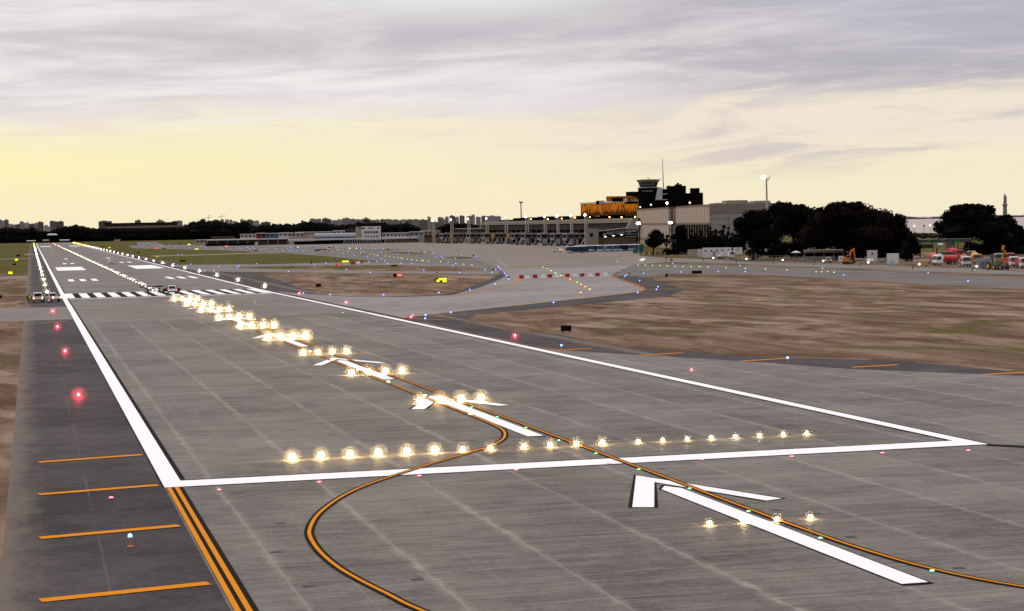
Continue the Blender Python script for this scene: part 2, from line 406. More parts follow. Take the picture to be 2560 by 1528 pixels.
# ---------------------------------------------------------------- pavements
cut_sheet('shoulder_left', [rect(-30, -22.5, -95, 2480)], 1, M_SHLD)
cut_sheet('shoulder_right', [rect(22.5, 30, 166, 2480)], 1, M_SHLD)
cut_sheet('apron', [pxs([(560, 610.5), (860, 607.2), (1200, 605.5), (1290, 607), (1580, 612), (1600, 640), (1660, 645), (1700, 652), (1590, 662), (1400, 672), (1250, 672), (1190, 648), (1050, 634), (900, 621), (700, 617)])], 1, M_APRN)
cut_sheet('apron_verge', [pxs([(960, 632), (990, 630.4), (1021, 630), (1083, 635.5), (1021, 634.6)]), pxs([(1107, 643.5), (1130, 642), (1158, 641.8), (1205, 645), (1151, 647.4)]), pxs([(925, 624.5), (975, 623.4), (1012, 625.4), (960, 626.4)])], 2, M_SOIL)
cut_sheet('taxiway_far', [pxs([(320, 614), (560, 610.5), (700, 617), (900, 621), (1050, 634), (1190, 648), (1250, 672), (1232, 680), (1150, 662), (968, 657), (905, 650), (820, 641), (700, 632.5), (560, 626), (330, 621)])], 1, M_TAXG)
cut_sheet('taxiway_far_exit', [pxs([(342, 605.5), (385, 605.5), (420, 614.5), (345, 615)])], 2, M_TAXG)
cut_sheet('service_road', [pxs([(372, 639.2), (520, 635.8), (660, 631.2), (700, 631.2), (700, 633.6), (660, 634), (520, 638), (385, 641.6)])], 2, M_ROAD)
cut_sheet('taxiway_crossing', [pxs([(418, 663), (560, 661.3), (660, 661), (905, 655), (968, 657), (1150, 662), (1232, 669), (960, 663), (660, 666.2), (570, 668), (660, 672.5), (960, 677.5), (1250, 679), (1245, 686), (960, 684), (660, 680.5), (505, 679)])], 2, M_ROAD)
cut_sheet('shoulder_exit_near', [pxs([(505, 679), (660, 681), (960, 684.2), (1232, 686), (1268, 684), (1262, 692), (1200, 722), (1130, 742), (950, 745), (870, 745), (760, 740), (690, 731)])], 2, M_SHLD)
cut_sheet('infield', [smooth_line(pxs([(620, 683), (900, 683.5), (1150, 685), (1232, 687), (1239, 692), (1205, 706), (1150, 726), (1100, 736), (950, 741), (850, 739.5), (775, 729), (720, 709), (668, 692), (620, 683)]), 3)[:-1]], 3, M_SOIL)
cut_sheet('taxiway', [pxs([(690, 729), (760, 735), (870, 742), (1010, 742.5), (1130, 738), (1200, 719), (1238, 704), (1266, 690), (1256, 679), (1250, 672), (1400, 671), (1590, 662), (1560, 672), (1524, 690), (1531, 692), (1565, 704), (1607, 720), (1609, 724.5), (1600, 729.3), (1540, 737.5), (1280, 765.5), (1100, 784), (1010, 795)])], 4, M_TAXI)
cut_sheet('shoulder_exit_far', [pxs([(1010, 795), (1100, 784), (1280, 765.5), (1540, 737.5), (1600, 729.3), (1609, 724.5), (1607, 720), (1565, 704), (1531, 692), (1560, 688), (1611, 693), (1703, 720), (1709, 726), (1666, 741), (1537, 754), (1280, 778), (1189, 786), (1165, 800), (1175, 805), (1229, 819), (1280, 828), (1396, 836), (1532, 866), (1633, 876), (1920, 893), (2252, 903), (2700, 945), (2700, 960), (2560, 943), (2121, 925), (1920, 910), (1490, 884), (1330, 864)])], 3, M_SHLD)
cut_sheet('parallel_taxiway', [pxs([(1550, 680), (1590, 662), (1700, 661), (1800, 663), (1920, 668), (2220, 680), (2560, 694), (2760, 703), (2760, 733), (2560, 720), (2357, 714), (2177, 702), (1920, 688), (1840, 686), (1758, 685.4), (1676, 685.4), (1611, 693), (1540, 690)])], 2, M_TAXG)
cut_sheet('perimeter_road', [pxs([(1600, 640), (1660, 645), (1760, 648), (1900, 655), (2200, 664), (2400, 671), (2560, 678), (2760, 687), (2760, 697), (2560, 687), (2220, 675), (1900, 663), (1800, 658), (1700, 656), (1600, 653)])], 3, M_ROAD)
cut_sheet('crossing_road', [[(-22.5, 198), (-22.5, 256), (-70, 252), (-70, 194)], [(-30, 500), (-30, 532), (-70, 540), (-70, 505)], [(-30, 960), (-30, 985), (-80, 985), (-80, 960)]], 2, M_ROAD)

rw = cut_sheet('runway', [rect(-22.5, 22.5, 186, 2480)], 4, M_ASPH)
cut_sheet('runway_end_pad', [[(-22.5, -95), (75, -95), (75, -25), (56, 18), (47.5, 32), (38.7, 45.7), (35.4, 55.7), (25.8, 78.5), (22.5, 86), (22.5, 186), (-22.5, 186)]], 4, M_CONC)
cut_sheet('runway_end_road', [rect(-60, 60, 2500, 2525)], 1, M_ROAD)

# ---------------------------------------------------------------- painted markings (parts of the runway)
def mark(name, polys, layer, m, parent=rw): return cut_sheet(name, polys, layer, m, parent, None)
mark('edge_line', [rect(-22.5, -21.55, -8.3, 2480)], 8, P_WHITE)
mark('edge_line', [rect(21.55, 22.5, -8.3, 2480)], 8, P_WHITE)
mark('edge_line_border', [rect(-21.55, -21.27, -5.6, 2480), rect(-22.58, -22.5, -8.3, 700)], 7, P_BLACK)
mark('edge_line_border', [rect(21.3, 21.55, -5.6, 1200), rect(22.5, 22.7, -8.3, 1200)], 7, P_BLACK)
mark('end_line', [rect(-21.55, 21.55, -8.3, -6.0)], 8, P_WHITE)
mark('end_line_border', [rect(-21.2, 21.3, -6.0, -5.7), rect(-21.5, 22.5, -8.55, -8.3)], 7, P_BLACK)
mark('threshold_line', [rect(-21.2, 21.2, 298.6, 300.4)], 8, P_WHITE)
nb = 13; per = 43.1/nb
mark('threshold_panel', [rect(-21.2, 21.2, 305, 339)], 7, P_BLACK)
for i in range(nb+1):
    xa = -21.55+i*(43.1-1.75)/nb
    mark('threshold_bar', [rect(xa, xa+1.75, 305.6, 339.2)], 8, P_WHITE)
def tdz(n, y0, y1):
    for s in (-1, 1):
        for k in range(n):
            xa = (10.0+k*3.35); xb = xa+1.75
            mark('touchdown_marking', [rect(min(s*xa, s*xb), max(s*xa, s*xb), y0, y1)], 8, P_WHITE)
            mark('touchdown_border', [rect(min(s*xa, s*xb)-.22, max(s*xa, s*xb)+.22, y0-1.5, y1+1.5)], 7, P_BLACK)
tdz(3, 448, 474); tdz(2, 752, 777); tdz(1, 904, 932); tdz(1, 1640, 1665)
for ya, yb in ((608, 677), (1826, 1902)):
    mark('aiming_point', [rect(-19.4, -9.1, ya, yb)], 8, P_WHITE); mark('aiming_point', [rect(9.1, 19.4, ya, yb)], 8, P_WHITE)
y = 345.0
while y < 2450:
    mark('centre_dash', [rect(-.55, .55, y, y+30)], 8, P_WHITE); y += 50
mark('far_threshold_bars', [rect(-21+i*3.6, -19.2+i*3.6, 2420, 2450) for i in range(12)], 8, P_WHITE)
# six arrows, 50 m apart, pointing down the runway
for k, ty in enumerate((-13.2, 36.8, 84.5, 135.6, 185.4, 235.0, 284.0)):
    x0 = .45
    a = [(x0, ty), (x0-3.55, ty-10.3), (x0-2.70, ty-10.5), (x0+.05, ty-2.6), (x0+2.75, ty-10.4), (x0+3.6, ty-10.3)]
    a = [(x0-.05, ty), (x0-3.55, ty-10.15), (x0-2.65, ty-10.5), (x0, ty-2.7), (x0+2.65, ty-10.5), (x0+3.55, ty-10.15)]
    sh = [(x0-.5, ty-5.2), (x0-.5, ty-30.5), (x0+.5, ty-30.5), (x0+.5, ty-5.2), (x0, ty-4.2)]
    mark('arrow_head', [a], 10, P_WHITE); mark('arrow_shaft', [sh], 10, P_WHITE)
    mark('arrow_border', [[(x0-.05, ty+.35), (x0-3.75, ty-10.15), (x0-2.5, ty-10.65), (x0, ty-3.0), (x0+2.5, ty-10.65), (x0+3.75, ty-10.15)], [(x0-.58, ty-5.0), (x0-.58, ty-30.8), (x0+.58, ty-30.8), (x0+.58, ty-5.0), (x0, ty-3.8)]], 9, P_BLACK)
# orange taxi lines
loop = [(-15.4, -46.5), (-16.6, -42.2), (-17.1, -39.2), (-17.6, -36.0), (-17.9, -33.1), (-18.0, -29.7), (-17.85, -26.2), (-17.5, -23.8), (-16.8, -20.8), (-15.9, -18.0), (-14.6, -14.7), (-12.8, -11.2), (-10.2, -7.3), (-7.7, -3.7), (-5.3, -.5), (-3.4, 2.2), (-1.8, 5.4), (-.75, 9.2), (-.35, 12.8), (-.22, 19.8), (-.3, 29.4), (-.35, 40), (-.35, 61), (-.35, 90), (-.35, 135), (-.35, 176), (-.5, 225), (-.7, 262), (-2.2, 290)]
loop = smooth_line(loop, 5)
line2 = smooth_line([(6.2, -50), (3.5, -45.6), (2.2, -41.5), (1.65, -36.7), (1.5, -32.1), (1.45, -28.0), (1.45, -21.9), (1.5, -15.4), (1.5, -6.1), (1.5, 1.0), (1.5, 16.6), (1.45, 25.5), (1.45, 60), (1.45, 98.9), (1.45, 136.1), (1.5, 160), (2.2, 170.5), (5.0, 178.5), (11, 184), (24, 190)], 5)
for ln in (loop, line2):
    mark('taxi_line', ribbon(ln, .155), 14, P_ORNG); mark('taxi_line_border', ribbon(ln, .42), 12, P_BLACK)
mark('taxi_line', ribbon(smooth_line([(2.2, 118), (6, 106), (14, 97), (26, 92), (46, 86)], 5), .14), 12, P_RUST)
mark('taxi_line', ribbon([(52, 63), (40, 66), (36, 72), (33, 84)], .14), 12, P_RUST)
mark('holding_edge', [rect(-22.40, -22.20, -95, -8.6)], 14, P_ORNG); mark('holding_edge', [rect(-22.03, -21.83, -95, -8.6)], 14, P_ORNG)
mark('holding_edge_border', [rect(-22.20, -22.03, -95, -8.6), rect(-21.83, -21.62, -95, -8.6)], 12, P_BLACK)
for a, b in (((-28.5, 5.3), (-22.75, 6.6)), ((-28.55, -8.4), (-22.75, -7.2)), ((-28.55, -22.2), (-22.75, -21.0)), ((-28.6, -36.2), (-22.75, -35.0)), ((-28.6, -50), (-22.75, -48.8)), ((-27.6, 187), (-23.5, 192))):
    mark('shoulder_dash', ribbon([a, b], .66 if b[1] < 100 else .8), 8, P_ORNG if b[1] < 100 else P_RUST)
for a, b in (((22.8, 83.7), (27.3, 83.9)), ((28.7, 71.5), (33.3, 72.6)), ((34.1, 58.9), (39.1, 60.2)), ((39.6, 47), (44.4, 47.9)), ((45.3, 34.6), (50.0, 35.4))):
    mark('shoulder_dash', ribbon([a, b], .7), 8, P_ORNG)
mark('edge_tar', ribbon([(22.3, -8.6), (25.5, -12.5)], .9), 8, P_BLACK)
def pxline(pts, n=4): return smooth_line(pxs(pts), n)
for ln in ([(1524, 690), (1531, 692), (1565, 704), (1605, 719.5), (1607, 724), (1597, 728.8), (1540, 737), (1280, 764.5), (1100, 782.5), (1050, 787), (1020, 791), (1009, 796)], [(1287, 686), (1299, 694), (1300, 699), (1294, 704), (1280, 710), (1189, 729), (1130, 739)]):
    q = pxline(ln)
    mark('taxi_line', ribbon(q, .20, .26), 14, P_ORNG); mark('taxi_line', ribbon(q, .20, -.26), 14, P_ORNG)
q = pxline([(1357, 668), (1402, 689), (1424, 698), (1450, 713), (1472, 725), (1462, 729), (1440, 731.5)]); mark('taxi_line', ribbon(q, .32), 14, P_ORNG)
for ln in ([(1050, 791), (1133, 793.5)], [(1035, 797), (1120, 801)], [(1070, 786), (1170, 788)], [(1600, 722), (1680, 723)], [(1612, 727), (1690, 724)], [(1585, 733), (1660, 735)]):
    mark('shoulder_dash', ribbon(pxs(ln), .6), 8, P_RUST)
mark('apron_line', ribbon(pxs([(1180, 622), (1300, 630), (1440, 640)]), .5), 8, P_RUST); mark('apron_line', ribbon(pxs([(1000, 640), (1090, 651), (1180, 655)]), .5), 8, P_ORNG)
mark('apron_line', ribbon(pxs([(1600, 652), (1608, 646)]), .9), 8, P_WHITE); mark('apron_line', ribbon(pxs([(1604, 653), (1612, 647)]), .9), 8, P_WHITE)
mark('apron_line', ribbon(pxs([(1470, 655.5), (1580, 654)]), 2.0), 8, M_TAXI); mark('apron_line', ribbon(pxs([(1245, 650), (1268, 668)]), 1.5), 8, M_TAXI)
M_DRAIN = mat('drain_iron', (.028, .025, .024), .7, .2, .3, 3)
# drain covers let into the pavement
for i, (px, py) in enumerate([(596, 1233), (701, 1309), (690, 1382), (774, 1467), (1043, 1450), (2397, 1422), (2127, 1344), (1939, 1277), (1655, 1173), (1363, 1068), (1194, 1075), (1182, 1103), (931, 1186), (1121, 1045), (2040, 1285)]):
    p = G(px, py); mark('drain_cover', [rect(p.x-.22, p.x+.22, p.y-.2, p.y+.2)], 6, M_DRAIN)

# ---------------------------------------------------------------- airfield lights
M_HOUS = mat('cast_metal', (.10, .09, .08), .5, .3)
M_ORPOST = mat('orange_post', (.55, .16, .02), .5)
def lens_mat(name, col, s): return mat(name, (.6, .6, .6), .3, 0, 0, emit=col, estr=s)
L_WARM = lens_mat('warm_lens', (1.0, .70, .28), 80)
L_B4 = lens_mat('warm_bulb', (1.0, .66, .24), 150)
L_B2 = lens_mat('warm_bulb_soft', (1.0, .70, .30), 170)
L_BRED = lens_mat('red_bulb', (1.0, .022, .05), 420)
L_WARMF = lens_mat('warm_lens_bright', (1.0, .66, .24), 150)
L_EDGE = lens_mat('white_edge_lens', (1.0, .86, .50), 230)
L_AMB = lens_mat('amber_lens', (1.0, .36, .03), 60)
L_RED = lens_mat('red_lens', (1.0, .008, .030), 60)
L_REDD = lens_mat('dim_red_lens', (1.0, .06, .12), 5)
L_REDF = lens_mat('far_red_lens', (1.0, .03, .05), 90)
L_BLUE = lens_mat('blue_lens', (.05, .17, 1.0), 11)
L_BLUEN = lens_mat('near_blue_lens', (.04, .12, 1.0), 14)
L_GREEN = lens_mat('green_lens', (.30, 1.0, .20), 8)
L_GREENN = lens_mat('near_green_lens', (.06, .9, .22), 5)
L_GLOBE = lens_mat('globe_glass', (1.0, .86, .62), 9)
def inset(r, h, lm, one=False):
    b = MB(); b.lathe([(r*1.35, 0), (r*1.3, h*.35), (r*.9, h*.5)], n=12)
    d = MB(); d.ell((0, 0, h*.45), (r, r, h*.6), 10, 3, z0=0.0)
    if one:
        o = MB(); o.lathe([(r*1.35, 0), (r*1.3, h*.35), (r*.9, h*.5)], n=8); o.ell((0, 0, h*.45), (r, r, h*.6), 8, 3, mi=1, z0=0.0)
        ob = o.build('inset_light', [M_HOUS, lm]); return ob
    o = b.build('inset_light', M_HOUS); d.build('lens', lm, o); return o
M_GLARE = bpy.data.materials.new('glare_film'); M_GLARE.use_nodes = True  # near-clear film for the added halo shells round the lamps
_t = NT(M_GLARE.node_tree); _t.n.clear(); _a = _t.new('ShaderNodeBsdfTransparent'); _b = _t.new('ShaderNodeBsdfTranslucent'); _m = _t.new('ShaderNodeMixShader'); _o = _t.new('ShaderNodeOutputMaterial')
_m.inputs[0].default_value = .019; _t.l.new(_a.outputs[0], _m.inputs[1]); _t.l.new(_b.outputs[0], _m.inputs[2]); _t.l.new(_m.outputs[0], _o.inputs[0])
def halo_lamp(name, lm, r, radii, hc):                      # small bright bulb on a low base, inside added shells that imitate glare
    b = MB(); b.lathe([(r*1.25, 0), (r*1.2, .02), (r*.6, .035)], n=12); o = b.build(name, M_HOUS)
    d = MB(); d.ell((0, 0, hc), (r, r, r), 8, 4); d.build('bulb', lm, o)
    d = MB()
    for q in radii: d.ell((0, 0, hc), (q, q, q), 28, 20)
    d.build('glare_shell', M_GLARE, o, True); return o
def raised(r, h, lm, post=M_ORPOST, one=True, name='taxiway_light'):
    o = MB(); o.lathe([(.14, 0), (.14, .03), (.035, .05), (.035, h-.08), (r*.8, h-.06), (r*.8, h)], n=8)
    if one:
        o.ell((0, 0, h), (r, r, r*1.3), 8, 4, mi=1, z0=-.2)
        return o.build(name, [post, lm])
    ob = o.build(name, post); d = MB(); d.ell((0, 0, h), (r, r, r*1.3), 10, 5, z0=-.2); d.build('lens', lm, ob); return ob
def place(o, x, y, label, cat, group, first=[None]):
    o.location = (x, y, gz(y)+.016); return tag(o, label, cat, group)
PROTO = {}
def put(key, make, x, y, label, cat, group):
    if key not in PROTO: o = PROTO[key] = make()
    else: o = dup(PROTO[key])
    return place(o, x, y, label, cat, group)

# approach rows every 30 m on the centreline, and the crossbar
rows = {1: 12, 2: 11, 3: 10, 4: 9, 5: 8, 6: 7, 7: 6, 8: 5, 9: 4, 10: None, 11: 1}
for k in range(1, 12):
    yy = 300.3-30*k-(-.35 if k == 11 else 0)
    if k == 10: continue
    far = k <= 8
    for j in range(4):
        key = ('app', 'far' if k <= 6 else 'mid' if k <= 9 else 'near')
        mk = {'far': lambda: halo_lamp('approach_light', L_B4, .36, (.52, .72, .95), .36), 'mid': lambda: halo_lamp('approach_light', L_B4, .25, (.38, .52, .70), .26), 'near': lambda: halo_lamp('approach_light', L_B2, .10, (.16, .24), .10)}[key[1]]
        n = 10-k if k < 10 else 0
        row = 'row before the end line' if k == 11 else f'{nth(n)} row beyond the crossbar'
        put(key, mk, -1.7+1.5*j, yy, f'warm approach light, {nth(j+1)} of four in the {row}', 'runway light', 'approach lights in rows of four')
xs = [-15.0+1.6*i for i in range(8)]+[-1.85, -.3, 1.25, 2.8]+[4.95+1.49*i for i in range(8)]
for j, x in enumerate(xs):
    yy = .3
    put(('cross', (j > 5)+(j > 11)), (lambda: halo_lamp('approach_light', L_B4, .19, (.28, .39, .52), .20)) if j <= 5 else (lambda: halo_lamp('approach_light', L_B4, .14, (.22, .31, .42), .15)) if j <= 11 else (lambda: halo_lamp('approach_light', L_B4, .105, (.17, .26), .11)), x, yy, f'warm light in the long crossbar row, {nth(j+1)} from the dark shoulder', 'runway light', 'crossbar lights behind the end line')
# runway edge lights every 60 m
for s, sn in ((-1, 'van side'), (1, 'infield side')):
    for k in range(-5, 36):
        yy = 347.8+60*k
        if k < 0: key, lm, cn = 'edge_red', L_BRED, 'red'
        elif yy < 1890: key, lm, cn = 'edge_white', L_EDGE, 'bright white'
        else: key, lm, cn = 'edge_amber', L_AMB, 'amber'
        if s > 0 and k == -5: key, lm = 'edge_red_dim', L_REDD
        if s < 0 and k == -1: key, lm = 'edge_red_dim', L_REDD
        if s > 0 and k == -3: key, lm = 'edge_red_dim', L_REDD
        seq = k+6 if k < 0 else k+1
        put((key,), (lambda lm=lm, cn=cn: halo_lamp('runway_edge_light', lm, *((.12, (.22, .40, .62), .28) if cn == 'red' else (.24, (.42, .66, .95), .36)))), 25.3*s, yy,
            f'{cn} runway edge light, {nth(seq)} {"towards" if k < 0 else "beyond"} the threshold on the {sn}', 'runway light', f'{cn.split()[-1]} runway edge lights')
# red end lights just outside the end line
for j, (px, py) in enumerate([(278, 1247), (548, 1227.5), (798, 1208), (1048, 1192.5), (1291, 1177), (1522, 1160), (1755, 1151), (1980, 1144), (2206, 1135), (2421, 1129)]):
    p = G(px, py)
    put(('end_red',), lambda: inset(.11, .08, L_REDD), p.x, p.y, f'dim red inset end light, {nth(j+1)} from the dark shoulder along the white end line', 'runway light', 'red end lights along the end line')
p = G(326, 1368); o = raised(.09, .42, L_BLUEN, M_ORPOST, False); place(o, p.x, p.y, 'blue light on an orange stub post beside the bottom orange dashes of the dark shoulder', 'taxiway light', None)
# white lights along the centreline
y = 349.0; j = 1
while y < 2440:
    if y > 2180 or (y > 1560 and j % 2): key, lm, cn = 'cl_red', L_REDF, 'red'
    else: key, lm, cn = 'cl_white', L_EDGE, 'white'
    put((key,), lambda lm=lm: inset(.13, .09, lm, True), -.95, y, f'{cn} inset centreline light, {nth(j)} beyond the threshold', 'runway light', 'centreline lights of the runway')
    y += 15 if y < 1500 else 22; j += 1
for j, (px, py) in enumerate([(390, 1186)][:0]): pass
# green lights on the orange lead-on line
for j, (px, py) in enumerate([(1179, 1019.5), (1243, 1044), (1315, 1071), (1397, 1103), (1490, 1136), (1597, 1176), (1724, 1224), (1871, 1281), (2051, 1348), (2330, 1430)]):
    p = G(px, py); put(('green_near',), lambda: inset(.09, .06, L_GREENN), p.x, p.y, f'small green inset light, {nth(j+1)} along the orange line crossing the end line', 'taxiway light', 'green lights on the orange lead-on line')
for j, (px, py) in enumerate([(518, 753), (569.8, 755), (638, 756.8), (857.7, 782.9), (633, 805), (634, 809), (420, 737), (424, 740), (433, 736), (441, 737), (447, 739), (452, 741)]):
    p = G(px, py); put(('green_near',), lambda: inset(.09, .06, L_GREENN), p.x, p.y, f'tiny green inset light between the threshold and the crossbar, {nth(j+1)} of twelve', 'taxiway light', 'scattered green inset lights')
for j, (px, py) in enumerate([(775, 880), (829, 901), (894, 926), (971, 956), (1062, 991), (1176, 1037)]):
    p = G(px, py); put(('warm_small',), lambda: inset(.11, .08, L_WARM), p.x, p.y, f'small warm inset light beside the white arrows, {nth(j+1)} back from the crossbar'.replace('back from the crossbar', 'towards the crossbar'), 'runway light', 'small warm lights beside the arrows')

def conv(lst, ox, oy, k=7.315): return [(ox+x/k, oy+y/k) for x, y in lst]
BLUE = conv([(183, 632), (192, 655), (197, 700), (122, 712), (265, 708), (292, 690), (480, 610), (515, 622), (535, 632), (560, 650), (575, 662), (740, 672), (880, 678), (897, 690), (862, 720), (1063, 702), (1343, 703), (1132, 725), (1422, 733), (1735, 738), (2072, 745), (2175, 722), (2195, 715), (2290, 710), (40, 865), (910, 845), (982, 852), (677, 1018), (845, 1018), (1148, 1030), (1400, 1146), (1565, 1147), (1660, 1072), (2000, 1086), (2030, 1062), (2350, 1022)], 320, 520)
BLUE += conv([(255, 858), (628, 868), (642, 885), (608, 928), (648, 922), (486, 905), (740, 942), (862, 938), (935, 935), (1033, 868), (1120, 888), (1358, 890), (1463, 878), (1382, 950), (1588, 975), (1800, 1008), (1905, 912), (1915, 890), (2188, 890), (2325, 897), (2293, 957), (2040, 1043), (2292, 1082), (2355, 1118), (2212, 1133), (2062, 1140), (2402, 1165), (1282, 1155), (1070, 1190), (1650, 1272), (595, 1312), (2085, 1330), (98, 898), (505, 935)], 640, 500)
BLUE += conv([(205, 915), (457, 940), (253, 983), (450, 987), (743, 965), (900, 978), (958, 1043), (1048, 1030), (1075, 1062), (1300, 1067), (1418, 1020), (1692, 1040), (1648, 1062), (315, 1163), (503, 1167), (1257, 1197), (728, 1286), (1382, 1332), (1852, 1280), (1973, 1330), (2043, 1277), (2087, 1217), (2109, 1244), (2132, 1272), (2205, 1346), (2239, 1388), (2278, 1450)], 960, 500)
BLUE += conv([(1928, 985), (2060, 1255), (2092, 1228), (2405, 1198), (2335, 1333)], 1280, 520)
BLUE += conv([(1222, 1368), (1404, 1338), (1418, 1312), (404, 1465)], 1280, 380, 3.886)
BLUE += conv([(743, 1021), (1968, 1058), (898, 1175), (1580, 1165), (2070, 1170)], 1580, 520)
BLUE += conv([(1142, 1107), (1530, 1230)], 1900, 520)+[(2320.3, 682.4), (2420, 703.7), (758.6, 733.5), (825.3, 736.8), (959, 737.6), (1403.5, 864.7), (1969, 896)]
BLUE += conv([(1018, 537), (1593, 481), (2066, 377), (772, 957), (763, 1018), (1238, 905)], 960, 660, 7.42)
GREEN = conv([(360, 632), (375, 650), (388, 665), (428, 675), (478, 682), (515, 688), (572, 692), (612, 695), (1697, 728), (1865, 735), (2040, 737), (2220, 740), (2312, 740)], 320, 520)
GREEN += conv([(165, 890), (367, 895), (577, 900), (798, 903), (1030, 908), (1482, 918), (1517, 912), (1590, 928), (1690, 905), (1692, 942), (1912, 966), (2095, 990), (2160, 1002), (2227, 1010)], 640, 500)
GREEN += conv([(27, 1028), (100, 1037), (177, 1047), (255, 1058), (305, 1060), (337, 1072), (420, 1078), (508, 1093), (600, 1104), (692, 1112), (718, 1112), (815, 1123), (1038, 1132), (1173, 1148), (1313, 1163), (1458, 1177), (1608, 1185)], 960, 500)
GREEN += conv([(565, 1081), (638, 1113), (712, 1150), (797, 1190), (895, 1236), (1190, 1360)], 1280, 520)+[(1474.3, 723)]
GREEN += conv([(113, 1042), (242, 1046), (374, 1050), (510, 1055), (645, 1062), (787, 1067), (932, 1070), (1080, 1075), (1233, 1078), (1388, 1084), (1718, 1095), (2070, 1108), (2442, 1122)], 1580, 520)+conv([(495, 1136), (1353, 1177)], 1900, 520)
AMBER = conv([(650, 703), (680, 703), (713, 703)], 320, 520)+conv([(1060, 1303), (1262, 1398), (1340, 1440)], 1280, 520)+[(1452, 731.3), (644+16, 799)]+conv([(1025, 1170), (1130, 1168), (1237, 1167)], 1900, 520)
WHITE_ = conv([(768, 868), (1838, 884), (1718, 885)], 640, 500)
L_AMBT = lens_mat('taxi_amber_lens', (1.0, .42, .07), 8)
def field(lst, key, mk, zoff, cn, cat, group, zone):
    for j, (px, py) in enumerate(sorted(lst)):
        p = G(px, py, zoff)
        put((key,), mk, p.x, p.y, f'{cn}, {nth(j+1)} across from the runway side', cat, group)
field(BLUE, 'blue', lambda: raised(.115, .34, L_BLUE), .34, 'small blue taxiway light on a stub post', 'taxiway light', 'blue taxiway edge lights', 0)
field(GREEN, 'green', lambda: inset(.14, .12, L_GREEN, True), .08, 'small green taxiway centreline light', 'taxiway light', 'green taxiway centreline lights', 0)
field(AMBER, 'amber', lambda: inset(.16, .12, L_AMBT, True), .08, 'small amber light on the taxiway', 'taxiway light', 'amber taxiway lights', 0)
field(WHITE_, 'white_t', lambda: raised(.16, .34, L_GLOBE), .34, 'small white light by the apron edge', 'taxiway light', 'white lights by the apron edge', 0)
p = G(960+500/7.42, 660+1008/7.42, .2); o = raised(.15, .3, L_RED, M_HOUS); place(o, p.x, p.y, 'red light at the tip of the orange double line by the taxiway mouth', 'taxiway light', None)
# ---------------------------------------------------------------- buildings and trees
class Front:                                                # a thing turned to face the airfield corner, measured in metres from its own base
    def __init__(s, name, label, cat, pc, d, group=None, rot=0.0):
        p = CAM+ray(pc, hz(pc))*(d/CF); s.g = gz(p.y); s.pc, s.d = pc, d
        a = math.atan2(p.x-CX, p.y-CY); s.k = d/CF
        s.o = thing(name, label, cat, (p.x, p.y, s.g), -a+rot, group) if name else None
    def x(s, px): return (px-s.pc)*s.k
    def z(s, px, py): return (hz(px)-py)*s.k+CZ-s.g
    def bx(s, b, px0, px1, yt, yb, d0, d1, mi=0, tx=0.0, ty=0.0):
        pm = (px0+px1)/2
        zb = 0.0 if yb is None else s.z(pm, yb)
        return b.box(s.x(px0), s.x(px1), d0, d1, max(0, zb), s.z(pm, yt), mi, tx, ty)
    def part(s, name, m, px0, px1, yt, yb, d0, d1, parent=None, **k):
        b = MB(); s.bx(b, px0, px1, yt, yb, d0, d1, **k); return b.build(name, m, parent or s.o)

def striped(name, c1, c2, sx=.33, sz=.33, rough=.7, jx=0.0, jz=0.0, cell=(4.3, 8.0), thin=.12):
    if name in MATS: return MATS[name]
    m = bpy.data.materials.new(name); m.use_nodes = True; t = NT(m.node_tree); b = t.n['Principled BSDF']
    p = t.new('ShaderNodeTexCoord').outputs['Object']; sp = t.new('ShaderNodeSeparateXYZ'); t.l.new(p, sp.inputs[0])
    def lines(v, c, th):
        f = t.m('ABSOLUTE', t.sub(t.m('FRACT', t.m('DIVIDE', v, c)), .5)); return t.sm(t.mul(f, c), th, th*.5)
    h = t.add(sp.outputs[0], sp.outputs[1])
    f = None
    if cell[0]: f = lines(h, cell[0], thin)
    if cell[1]:
        g = lines(sp.outputs[2], cell[1], thin); f = g if f is None else t.m('MAXIMUM', f, g)
    n = t.noise(p, .22, 5.0, .65); n2 = t.noise(t.vec(t.mul(sp.outputs[0], 1.0), t.mul(sp.outputs[1], 1.0), t.mul(sp.outputs[2], .07)), .6, 4.0, .65)
    v = t.add(.72, t.add(t.mul(n, .34), t.mul(n2, .22)))
    c = t.mix(f, c1, c2); c = t.mix(1.0, c, t.vec(v, v, v), 'MULTIPLY')
    t.put(b.inputs['Base Color'], c); b.inputs['Roughness'].default_value = rough; b.inputs['Specular IOR Level'].default_value = .25
    MATS[name] = m; return m

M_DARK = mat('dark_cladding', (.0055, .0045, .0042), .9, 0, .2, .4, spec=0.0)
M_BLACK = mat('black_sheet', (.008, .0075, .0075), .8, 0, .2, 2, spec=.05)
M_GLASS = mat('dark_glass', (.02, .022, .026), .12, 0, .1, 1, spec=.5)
M_WHITE = mat('white_render', (.54, .54, .55), .6, 0, .10, .8)
M_WPAINT = mat('white_vehicle_paint', (.66, .67, .70), .3, 0, .06, 3, spec=.5)
M_CREAM = mat('cream_wall', (.38, .32, .25), .7, 0, .12, .8)
M_GREY = mat('grey_metal', (.30, .30, .32), .5, .2, .12, 1.5)
M_STEEL = mat('pale_steel', (.36, .36, .36), .45, .3, .12, 1.5)
M_BROWN = mat('brown_wall', (.10, .072, .052), .8, 0, .2, .6)
M_TAN = mat('tan_roof', (.11, .078, .055), .8, 0, .2, .5)
M_PANEL = striped('concrete_panels', (.33, .275, .23), (.12, .09, .07), cell=(8.3, 8.2), thin=.75)
M_CORR = striped('grey_cladding_sheets', (.285, .27, .265), (.21, .20, .20), cell=(0, 2.6), thin=.35)
M_CONCW = mat('plain_concrete', (.22, .185, .155), .8, 0, .18, .25)
L_FLOOD = lens_mat('flood_lens', (1.0, .97, .88), 16)
